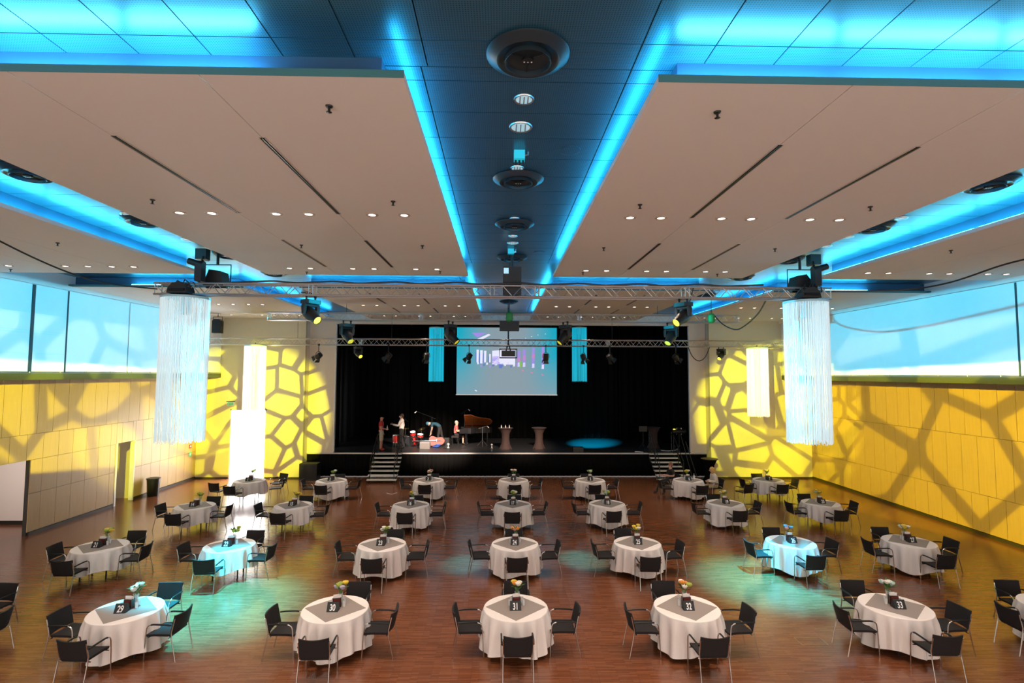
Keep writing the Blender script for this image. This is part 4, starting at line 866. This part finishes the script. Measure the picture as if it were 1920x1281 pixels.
struct(MB().bbox((XL - 4.0, 13.5, 0), (XL - 3.9, 20.5, 2.6)).bbox((XL - 4, 19.4, 0), (XL - .12, 19.5, 2.6)).bbox((XL - 4, 13.5, 2.5), (XL - .12, 19.5, 2.6)).build('wall_side_room', 'fabric_wall'))
spot('side_room_beam', (XL - 1.2, 16.2, 2.4), (XL - 1.6, 18.6, 1.0), 110, 140, (1, .85, .78), .6, .1)

# ------------------------------------------------------------------ instruments on the stage
def drum(name, label, cat, x, y, z, r, h, m, tilt=(0, 0, 0), legs=0, skin_m='drum_skin'):
    t = thing(name, label, cat, (x, y, z)); t.rotation_euler = tilt
    MB().lathe([(r, 0), (r, h)], 24, capb=False, capt=False).build('shell', m, t, True)
    MB().lathe([(0, h + .002), (r * .97, h + .004)], 24).build('drumhead', skin_m, t); MB().lathe([(0, -.002), (r * .97, -.002)], 24).build('drumhead', skin_m, t)
    for zz in (0, h - .03): MB().lathe([(r, zz - .004), (r + .015, zz), (r + .015, zz + .03), (r, zz + .034)], 24, capb=False, capt=False).build('hoop', 'chrome', t, True)
    for i in range(6): w = i * PI / 3; MB().tube([(r * 1.04 * math.cos(w), r * 1.04 * math.sin(w), .02), (r * 1.04 * math.cos(w), r * 1.04 * math.sin(w), h - .02)], .007, 5).build('lug', 'chrome', t)
    for i in range(legs): w = i * 2 * PI / 3 + .5; MB().tube([((r + .02) * math.cos(w), (r + .02) * math.sin(w), h * .6), ((r + .03) * math.cos(w), (r + .03) * math.sin(w), -z + ZT)], .01, 6).build('leg', 'chrome', t)
    return t
drum('floor_tom', 'red floor tom drum at the front of the drum kit', 'drum', -5.52, 28.75, ZT + .28, .20, .40, 'red_drum', legs=3)
drum('bass_drum', 'red bass drum lying on its side behind the man in the white shirt', 'drum', -4.72, 29.55, ZT + .27, .27, .40, 'red_drum', (PI / 2, 0, -.5), skin_m='black')
drum('tom_drum', 'small red tom drum on top of the bass drum', 'drum', -4.72, 29.2, ZT + .60, .15, .22, 'red_drum', (.35, 0, 0))
drum('snare_drum', 'red sparkling snare drum on a stand right of the white shirt', 'drum', -4.30, 29.0, ZT + .55, .17, .15, 'red_drum', (.2, .1, 0))
def stand(t, h, r=.35, m='chrome', n=3):
    MB().tube([(0, 0, .15), (0, 0, h)], .012, 6).build('pole', m, t)
    for i in range(n): w = i * 2 * PI / n + .6; MB().tube([(0, 0, .35), (r * math.cos(w), r * math.sin(w), .012)], .010, 5).build('leg', m, t)
for x, y, h, tl, lb in ((-4.25, 29.1, .95, (.3, -.35, 0), 'tilted cymbal on a silver stand right of the drum kit'), (-5.25, 29.9, .9, (.1, 0, 0), 'turquoise-lit cymbal pair behind the floor tom')):
    t = thing('cymbal_stand', lb, 'cymbal', (x, y, ZT)); stand(t, h)
    c = MB().lathe([(0, .035), (.04, .03), (.05, .01), (.22, 0)], 24).build('cymbal', 'brass', t, True, (0, 0, h)); c.rotation_euler = tl
t = thing('drum_throne', 'round black drum stool behind the floor tom', 'stool', (-5.15, 29.6, ZT)); stand(t, .5, .25); MB().lathe([(.15, .48), (.17, .5), (.17, .56), (.14, .58)], 18).build('seat', 'black', t, True)
def mic(label, x, y, h, dirx, bl, bz, m='black_metal'):
    t = thing('microphone_stand', label, 'microphone stand', (x, y, ZT)); stand(t, h, .3, m)
    MB().tube([(-.2 * dirx, 0, h - .08), (dirx * bl, 0, h + bz)], .009, 5).build('boom', m, t)
    MB().tube([(dirx * bl, 0, h + bz), (dirx * (bl + .10), 0, h + bz - .09)], [.016, .03], 8).build('microphone', 'drum_skin', t)
mic('tall microphone stand with long boom above the drum kit', -3.75, 29.6, 1.55, -1, .85, .33)
mic('microphone stand behind the man in the white shirt', -5.15, 28.9, 1.45, -1, .15, .25)
mic('microphone stand leaning in front of the grand piano', -.95, 29.4, 1.05, 1, .25, .05, 'alu'); mic('microphone stand behind the pianist', -2.05, 31.2, 1.7, 1, .2, .2)
# double bass lying on its side
t = thing('double_bass', 'red-brown double bass lying on the stage in front of the bending person', 'double bass', (-3.55, 29.2, ZT)); t.rotation_euler = (math.radians(62), 0, math.radians(6)); t.scale = (.85,) * 3
half = [(0, .0), (.20, .01), (.31, .10), (.335, .24), (.29, .38), (.235, .47), (.225, .55), (.25, .64), (.265, .74), (.23, .86), (.14, .95), (.05, 1.0)]
poly = [(y_ - .35, .33 + x_) for x_, y_ in half] + [(y_ - .35, .33 - x_) for x_, y_ in reversed(half)]
MB().prism(poly, .17, Matrix.Translation((0, 0, -.02))).build('body', 'bass_wood', t)
MB().bbox((-.75, .30, .15), (-.3, .36, .19)).bbox((-1.25, .30, .16), (-.70, .355, .20)).build('neck', 'black', t); MB().tube([(-1.25, .33, .18), (-1.38, .33, .16), (-1.40, .33, .11), (-1.36, .33, .10)], .03, 8).build('scroll', 'bass_wood', t)
MB().bbox((-.65, .315, .19), (.35, .345, .205)).build('fingerboard', 'black', t); MB().bbox((.12, .25, .15), (.15, .41, .24)).build('bridge', 'ivory', t)
for i in range(4): MB().tube([(-1.2, .318 + i * .008, .215), (.14, .305 + i * .016, .245), (.55, .32 + i * .006, .18)], .003, 4).build('string', 'chrome', t)
MB().tube([(.62, .33, .07), (.85, .33, .07)], .01, 6).build('end_pin', 'chrome', t)
for x, y, m, lb in ((-3.95, 28.55, 'case_grey', 'pale grey monitor loudspeaker wedge on the stage before the double bass'), (-3.1, 30.4, 'black', 'black monitor wedge behind the blue cables on the stage'), (4.0, 27.4, 'black', 'low black box on the stage edge right of the bar tables')):
    t = thing('monitor_wedge', lb, 'speaker', (x, y, ZT)); k = .7 if lb[0] == 'l' else 1
    MB().prism([(-.24, 0), (.24, 0), (.24, .12), (.08, .36 * k), (-.20, .36 * k), (-.24, .3 * k)], .52, Matrix(((0, 0, 1, -.26), (1, 0, 0, 0), (0, 1, 0, 0), (0, 0, 0, 1)))).build('cabinet', m, t)
    MB().box((0, -.245, .16 * k), (.46, .01, .20 * k)).build('grille', m, t)
cable('blue coiled cable on the stage floor beside the wedge', [(-3.5 + .16 * math.cos(i * .7) + .01 * i, 28.9 + .16 * math.sin(i * .7), ZT + .02 + .006 * i) for i in range(26)], .016).data.materials[0] = mat('cable_blue', (.03, .12, .5), .5)
cable('black cable snaking over the stage before the piano', [(-3.0, 28.6, ZT + .012), (-2.3, 28.3, ZT + .012), (-1.6, 28.7, ZT + .012), (-.8, 28.2, ZT + .012), (-.3, 28.6, ZT + .012)], .012)
for x, y, lb in ((-.42, 28.55, 'small white lamp on the stage floor between piano and bar table'), (-2.75, 28.75, 'small white connector box on the stage left of the pianist')):
    t = thing('floor_lamp_small', lb, 'lamp', (x, y, ZT)); MB().lathe([(.07, 0), (.07, .02), (.02, .03), (.02, .16)], 10).build('base', 'drum_skin', t); MB().ball((0, 0, .2), (.06, .06, .05), 10, 6).build('shade', 'drum_skin', t)
# grand piano: keyboard faces left, lid propped open
t = thing('grand_piano', 'black grand piano with its lid raised, orange light inside the lid', 'piano', (-1.98, 30.1, ZT)); t.scale = (.80, .9, 1)
outline = [(0, -.75), (.30, -.75), (.5, -.74), (.75, -.55), (1.1, -.38), (1.5, -.30), (1.8, -.18), (1.95, .1), (1.9, .4), (1.75, .62), (1.5, .74), (.9, .75), (.30, .75), (0, .75)]
MB().prism(outline, .30, Matrix.Translation((0, 0, .68))).build('case', 'piano_black', t)
MB().bbox((-.30, -.75, .68), (.0, .75, .74)).bbox((-.30, -.75, .74), (.0, -.66, .93)).bbox((-.30, .66, .74), (.0, .75, .93)).build('key_bed', 'piano_black', t)
kb = MB().bbox((-.26, -.63, .74), (-.08, .63, .765)).build('keyboard', 'ivory', t)
for i in range(36):
    if i % 7 not in (2, 6): MB().bbox((-.20, -.62 + i * .0345, .765), (-.09, -.605 + i * .0345, .78)).build('black_key', 'black', kb)
l = MB().prism([(x_, y_ - .75) for x_, y_ in outline], .025).build('lid', 'lid_reflection', t, loc=(0, .75, .985)); l.rotation_euler = (math.radians(0), 0, 0)
l.data.materials.append(MATS['piano_black'])
l.data.polygons[1].material_index = 1
l.location = (0, .72, 1.0); l.rotation_euler = (math.radians(-27), 0, 0)
MB().tube([(.55, -.55, .98), (.55, -.45, 1.52)], .012, 6).build('lid_prop', 'piano_black', t); MB().bbox((.02, -.42, 1.0), (.05, .42, 1.26)).build('music_desk', 'piano_black', t)
for x_, y_ in ((.15, -.6), (.15, .6), (1.6, -.1)): MB().lathe([(.03, 0), (.035, .1), (.06, .5), (.07, .68)], 10).build('leg', 'piano_black', t, loc=(x_, y_, 0))
MB().box((.2, 0, .3), (.05, .2, .55)).box((.2, 0, .1), (.12, .25, .03)).build('pedal_lyre', 'piano_black', t)
t = thing('piano_bench', 'black piano bench under the pianist', 'bench', (-2.48, 30.1, ZT)); MB().bbox((-.2, -.35, .42), (.2, .35, .50)).build('seat', 'seat_black', t)
for sx in (-1, 1):
    for sy in (-1, 1): MB().tube([(sx * .16, sy * .3, 0), (sx * .16, sy * .3, .42)], .022, 6).build('leg', 'black', t)
# follow spot and gear at the right edge of the stage
t = thing('followspot', 'black spotlight on a tripod at the right edge of the stage', 'stage light', (9.35, 27.7, ZT)); stand(t, .9, .4, 'black_metal')
MB().tube([(-.35, 0, 1.0), (.1, 0, 1.0), (.35, 0, 1.0)], [.10, .13, .12], 12).build('barrel', 'black', t, True); MB().tube([(-.12, 0, .85), (-.12, 0, 1.18), (.12, 0, 1.18), (.12, 0, .85)], .014, 5).build('yoke', 'alu', t); MB().box((-.25, 0, 1.12), (.10, .06, .03)).build('label_plate', 'lamp_yellow', t)
t = thing('light_stand', 'slanting black pole leaning against the right end of the stage', 'stand', (9.2, 26.93, 0)); MB().tube([(.35, -.55, .0), (-.05, -.05, ZT + .95)], .018, 6).build('pole', 'black_metal', t); MB().tube([(.62, -.45, .0), (.2, -.05, ZT + .6)], .018, 6).build('pole', 'black_metal', t)
t = thing('music_stand', 'dark music stand near the right stage stairs', 'stand', (7.6, 28.2, ZT)); stand(t, 1.0, .28, 'black_metal'); MB().box((0, 0, 1.08), (.42, .03, .28), 0).build('desk', 'black', t)
cable('white cable across the right side of the stage', [(8.4, 27.7, ZT + .03), (8.7, 27.5, ZT + .03), (9.0, 27.5, ZT + .05), (9.25, 27.7, ZT + .08)], .02).data.materials[0] = MATS['white_paint']
cable('white cable end on the stage edge beside the right stairs', [(6.9, 27.2, ZT + .03), (7.1, 27.15, ZT + .03), (7.3, 27.1, ZT + .02)], .02).data.materials[0] = MATS['white_paint']
for p_, lb in (((728, 926), 'bent white wire on the floor before the left stage stairs'),):
    q = U(735, 926, Z=.01); cable(lb, [(q.x - .25, q.y + .12, .012), (q.x, q.y - .08, .012), (q.x + .18, q.y + .2, .012)], .012).data.materials[0] = MATS['white_paint']
q = U(1540, 1203, Z=0); t = thing('floor_hatch', 'small flush floor hatch in the parquet beyond table thirty-three', 'hatch', (q.x - .2, q.y, 0)); MB().box((0, 0, .001), (.5, .28, .003)).build('hatch_plate', 'parquet', t)
MB().box((0, -.14, .003), (.5, .006, .003)).box((0, .14, .003), (.5, .006, .003)).box((-.25, 0, .003), (.006, .28, .003)).box((.25, 0, .003), (.006, .28, .003)).build('hatch_frame', 'brass', t)

# ------------------------------------------------------------------ people
STAND = dict(pelvis=(0, 0, .95), waist=(0, 0, 1.10), chest=(0, 0, 1.32), neck=(0, .0, 1.47), skull=(0, .02, 1.57), crown=(0, .01, 1.665),
             shoulder_l=(-.185, 0, 1.41), elbow_l=(-.225, -.03, 1.13), wrist_l=(-.22, .05, .89), shoulder_r=(.185, 0, 1.41), elbow_r=(.225, -.03, 1.13), wrist_r=(.22, .05, .89),
             hip_l=(-.095, 0, .90), knee_l=(-.10, .02, .50), ankle_l=(-.10, -.01, .09), toe_l=(-.11, .15, .035), hip_r=(.095, 0, .90), knee_r=(.10, .02, .50), ankle_r=(.10, -.01, .09), toe_r=(.11, .15, .035))
RAD = dict(pelvis=(.15, .12), waist=(.135, .105), chest=(.16, .115), neck=(.052, .055), skull=(.072, .085), crown=(.078, .092), shoulder=(.065, .065), elbow=(.043, .043), wrist=(.030, .027), palm=(.036, .018), hip=(.088, .092), knee=(.058, .06), ankle=(.042, .045), toe=(.042, .03))
BONES = [('pelvis', 'waist', 'torso'), ('waist', 'chest', 'torso'), ('chest', 'neck', 'torso'), ('neck', 'skull', 'neck'), ('skull', 'crown', 'head')]
for s_ in 'lr':
    BONES += [('chest', 'shoulder_' + s_, 'torso'), ('shoulder_' + s_, 'elbow_' + s_, 'upper_arm'), ('elbow_' + s_, 'wrist_' + s_, 'forearm'), ('wrist_' + s_, 'palm_' + s_, 'hand'), ('pelvis', 'hip_' + s_, 'hips'), ('hip_' + s_, 'knee_' + s_, 'thigh'), ('knee_' + s_, 'ankle_' + s_, 'shin'), ('ankle_' + s_, 'toe_' + s_, 'foot')]
def person(label, loc, rz, pose, clothes, hair, skin='skin', face=(0, 1, 0), hair_len=0.0, scale=1.0):
    J = {k: Vector(v) for k, v in STAND.items()}; J.update({k: Vector(v) for k, v in pose.items()})
    for s in 'lr':
        d = (J['wrist_' + s] - J['elbow_' + s]).normalized(); J['palm_' + s] = J['wrist_' + s] + d * .085
    names = list(J); idx = {k: i for i, k in enumerate(names)}
    me = bpy.data.meshes.new('body'); me.from_pydata([J[k] for k in names], [(idx[a], idx[b]) for a, b, _ in BONES], []); me.update()
    o = bpy.data.objects.new('body', me); COL.objects.link(o)
    sk = o.modifiers.new('skin', 'SKIN'); sk.branch_smoothing = .4
    for k, i in idx.items():
        r = RAD[k.split('_')[0]]; me.skin_vertices[0].data[i].radius = r; me.skin_vertices[0].data[i].use_root = (k == 'pelvis')
    ss = o.modifiers.new('sub', 'SUBSURF'); ss.levels = 2; ss.render_levels = 2
    bpy.context.view_layer.update()
    ev = o.evaluated_get(bpy.context.evaluated_depsgraph_get()); m2 = bpy.data.meshes.new_from_object(ev); bpy.data.objects.remove(o)
    V = [v.co.copy() for v in m2.vertices]; N = [v.normal.copy() for v in m2.vertices]; F = [tuple(p.vertices) for p in m2.polygons]
    seg = [(J[a], J[b], t_) for a, b, t_ in BONES]
    def near(c):
        best = None
        for a, b, t_ in seg:
            ab = b - a; u = max(0, min(1, (c - a).dot(ab) / ab.length_squared)); dd = (c - a - ab * u).length
            if best is None or dd < best[0]: best = (dd, t_, u)
        return best[1], best[2]
    root = thing('person', label, 'person', loc, rz); root.scale = (scale,) * 3
    mb = MB(); mb.v = [tuple(v) for v in V]; mb.f = list(F)
    for s in 'lr':                               # five fingers grow out of each palm
        w, q = J['wrist_' + s], J['palm_' + s]; d = (q - w).normalized(); side = d.cross(Vector((0, 1, .2))).normalized(); cur = side.cross(d)
        for k, (off, ln) in enumerate(((-.026, .065), (-.009, .078), (.009, .074), (.026, .058))):
            a = q - d * .01 + side * off; b = a + d * ln * .55 + cur * .008; c = b + d * ln * .40 + cur * .022
            mb.tube([a, b, c], [.0095, .0088, .007], 6)
        a = w + d * .03 + side * .03; mb.tube([a, a + d * .03 + side * .028, a + d * .062 + side * .034], [.012, .010, .008], 6)
    body = mb.build('body', skin, root, True)
    cls = [near(sum((V[i] for i in f), Vector()) / len(f)) for f in F]
    up = (J['crown'] - J['skull']).normalized(); fd = Vector(face); fd = (fd - up * fd.dot(up)).normalized(); sd = fd.cross(up); hc = (J['skull'] + J['crown']) / 2
    def garment(name, m, test, off):
        fs = [f for f, c in zip(F, cls) if test(c, sum((V[i] for i in f), Vector()) / len(f))]
        ids = sorted({i for f in fs for i in f}); mp = {i: k for k, i in enumerate(ids)}; g = MB()
        g.v = [tuple(V[i] + N[i] * off) for i in ids]; g.f = [tuple(mp[i] for i in f) for f in fs]
        return g.build(name, m, root, True) if g.f else None
    for name, m, parts, lim in clothes:
        garment(name, m, lambda c, p, parts=parts, lim=lim: c[0] in parts and not (c[0] in lim and c[1] > lim[c[0]]), {'shoes': .012, 'trousers': .012, 'shorts': .02}.get(name, .018))
    if hair:
        def ht(c, p):
            q = p - hc; return c[0] in ('head', 'neck') and (q.dot(up) > .045 or (q.dot(fd) < -.005 and q.dot(up) > -.06 - hair_len) or (hair_len and abs(q.dot(sd)) > .055 and q.dot(fd) < .05))
        hr = garment('hair', hair, ht, .016 if not hair_len else .03)
        q = MB().ball((0, 0, 0), (.098, .100, .100), 14, 8)
        for k_, v_ in enumerate(q.v): v_ = Vector(v_); q.v[k_] = tuple(hc + up * .030 - fd * .022 + v_)
        q.build('hair_crown', hair, root, True)
        if hair_len:
            q = MB().ball((0, 0, 0), (.105, .085, .12), 14, 8); q.v = [tuple(hc - up * .05 - fd * .05 + Vector(v_)) for v_ in q.v]; q.build('hair_back', hair, root, True)
    fr = hc + fd * .088
    MB().ball(fr + fd * .012 - up * .012, (.014, .014, .018), 8, 5).build('nose', skin, root, True)
    for s in (-1, 1):
        MB().ball(hc + fd * .080 + sd * s * .032 + up * .012, .012, 8, 5).build('eye', 'eye_dark', root, True)
        MB().ball(hc + sd * s * .080 - up * .005, (.016, .02, .03), 8, 5).build('ear', skin, root, True)
    MB().ball(fr - up * .052 - fd * .006, (.022, .010, .007), 8, 4).build('mouth', 'lip', root, True)
    return root
T_ = ('torso', 'upper_arm'); 
person('man in red shirt and beige shorts standing above the left stage stairs', (-6.12, 27.75, ZT), -PI / 2, dict(elbow_r=(.22, .05, 1.13), wrist_r=(.16, .25, 1.08)),
       [('shirt', 'shirt_red', ('torso', 'upper_arm', 'hips'), {'upper_arm': .6}), ('shorts', 'shorts_beige', ('hips', 'thigh'), {}), ('shoes', 'shoe_red', ('foot',), {})], None, 'skin_red', scale=1.03)
person('man in white shirt and black trousers gesturing beside the drum kit', (-5.18, 28.35, ZT), PI / 2, dict(elbow_l=(-.24, .12, 1.16), wrist_l=(-.20, .38, 1.22), elbow_r=(.24, -.05, 1.13), wrist_r=(.24, .0, .88), ankle_r=(.12, -.12, .09), toe_r=(.12, .05, .035)),
       [('shirt', 'shirt_white', ('torso', 'upper_arm', 'forearm'), {}), ('trousers', 'trousers_black', ('hips', 'thigh', 'shin'), {}), ('shoes', 'shoe_black', ('foot',), {})], 'hair_brown', scale=1.06)
person('person in dark teal shirt and cap bending over the double bass', (-3.45, 29.9, ZT), PI / 2, dict(pelvis=(0, -.12, .93), waist=(0, -.02, 1.06), chest=(0, .22, 1.17), neck=(0, .38, 1.16), skull=(0, .47, 1.14), crown=(0, .56, 1.12), shoulder_l=(-.18, .30, 1.14), shoulder_r=(.18, .30, 1.14),
       elbow_l=(-.20, .30, .86), wrist_l=(-.16, .36, .62), elbow_r=(.20, .34, .86), wrist_r=(.16, .38, .62), hip_l=(-.095, -.12, .88), hip_r=(.095, -.12, .88), knee_l=(-.1, -.02, .48), ankle_l=(-.1, -.10, .09), toe_l=(-.1, .06, .035), knee_r=(.1, -.20, .48), ankle_r=(.1, -.38, .09), toe_r=(.1, -.22, .035)),
       [('shirt', 'shirt_teal', ('torso', 'upper_arm'), {'upper_arm': .55}), ('trousers', 'trousers_black', ('hips', 'thigh', 'shin'), {}), ('shoes', 'shoe_black', ('foot',), {})], 'cap_teal', face=(0, .2, -1), scale=1.04)
SIT = dict(pelvis=(0, 0, .56), waist=(0, .0, .70), chest=(0, .03, .92), neck=(0, .05, 1.07), skull=(0, .07, 1.17), crown=(0, .06, 1.265), shoulder_l=(-.185, .04, 1.01), shoulder_r=(.185, .04, 1.01), elbow_l=(-.23, .10, .75), elbow_r=(.23, .10, .75), wrist_l=(-.16, .34, .78), wrist_r=(.16, .34, .78),
           hip_l=(-.10, .02, .54), hip_r=(.10, .02, .54), knee_l=(-.11, .44, .52), knee_r=(.11, .44, .52), ankle_l=(-.11, .42, .09), ankle_r=(.11, .42, .09), toe_l=(-.11, .57, .035), toe_r=(.11, .57, .035))
person('pianist in a pinkish red top seated at the grand piano', (-2.48, 30.1, ZT), -PI / 2, SIT, [('shirt', 'shirt_pink', ('torso', 'upper_arm'), {'upper_arm': .6}), ('skirt', 'trousers_black', ('hips', 'thigh'), {}), ('shoes', 'shoe_black', ('foot',), {})], 'hair_grey')
person('man in black seated at the table nearest the right stage stairs, looking away', (7.50, 23.24, -.03), PI / 2 + .15, {**SIT, 'wrist_l': (-.12, .30, .80), 'elbow_l': (-.27, .05, .80), 'ankle_r': (.2, .6, .09), 'toe_r': (.22, .76, .06), 'knee_r': (.16, .45, .52)},
       [('shirt', 'shirt_black', ('torso', 'upper_arm'), {'upper_arm': .75}), ('trousers', 'trousers_black', ('hips', 'thigh', 'shin'), {}), ('shoes', 'shoe_black', ('foot',), {})], 'hair_red', face=(.25, 1, 0))
person('blonde woman in white blouse seated on the right of table six', (9.02, 22.24, -.03), PI / 2, {**SIT, 'chest': (0, .08, .91), 'neck': (0, .13, 1.05), 'skull': (0, .16, 1.15), 'crown': (0, .17, 1.245), 'shoulder_l': (-.17, .09, 1.0), 'shoulder_r': (.17, .09, 1.0), 'wrist_l': (-.06, .30, .74), 'wrist_r': (.06, .30, .74)},
       [('blouse', 'blouse_white', ('torso', 'upper_arm', 'forearm'), {}), ('trousers', 'trousers_beige', ('hips', 'thigh', 'shin'), {}), ('shoes', 'shoe_black', ('foot',), {})], 'hair_blonde', hair_len=.09)
q = U(1308, 893, Z=.76); t = thing('water_bottle', 'clear water bottle standing on table six', 'bottle', (8.15, 22.35, .7535)); MB().lathe([(.032, 0), (.034, .15), (.014, .19), (.013, .22)], 12).build('bottle_body', 'glass', t, True); MB().lathe([(.015, .22), (.015, .245)], 10).build('cap', 'white_paint', t)
q = U(721, 798, Y=27.7); t = thing('beer_bottle', 'small bottle in the hand of the man in red', 'bottle', (-5.78, 27.6, ZT + 1.06)); MB().lathe([(.03, 0), (.032, .13), (.013, .17), (.012, .22)], 12).build('bottle_body', 'drum_skin', t, True); MB().lathe([(.014, .22), (.014, .23)], 8).build('cap', 'white_paint', t)
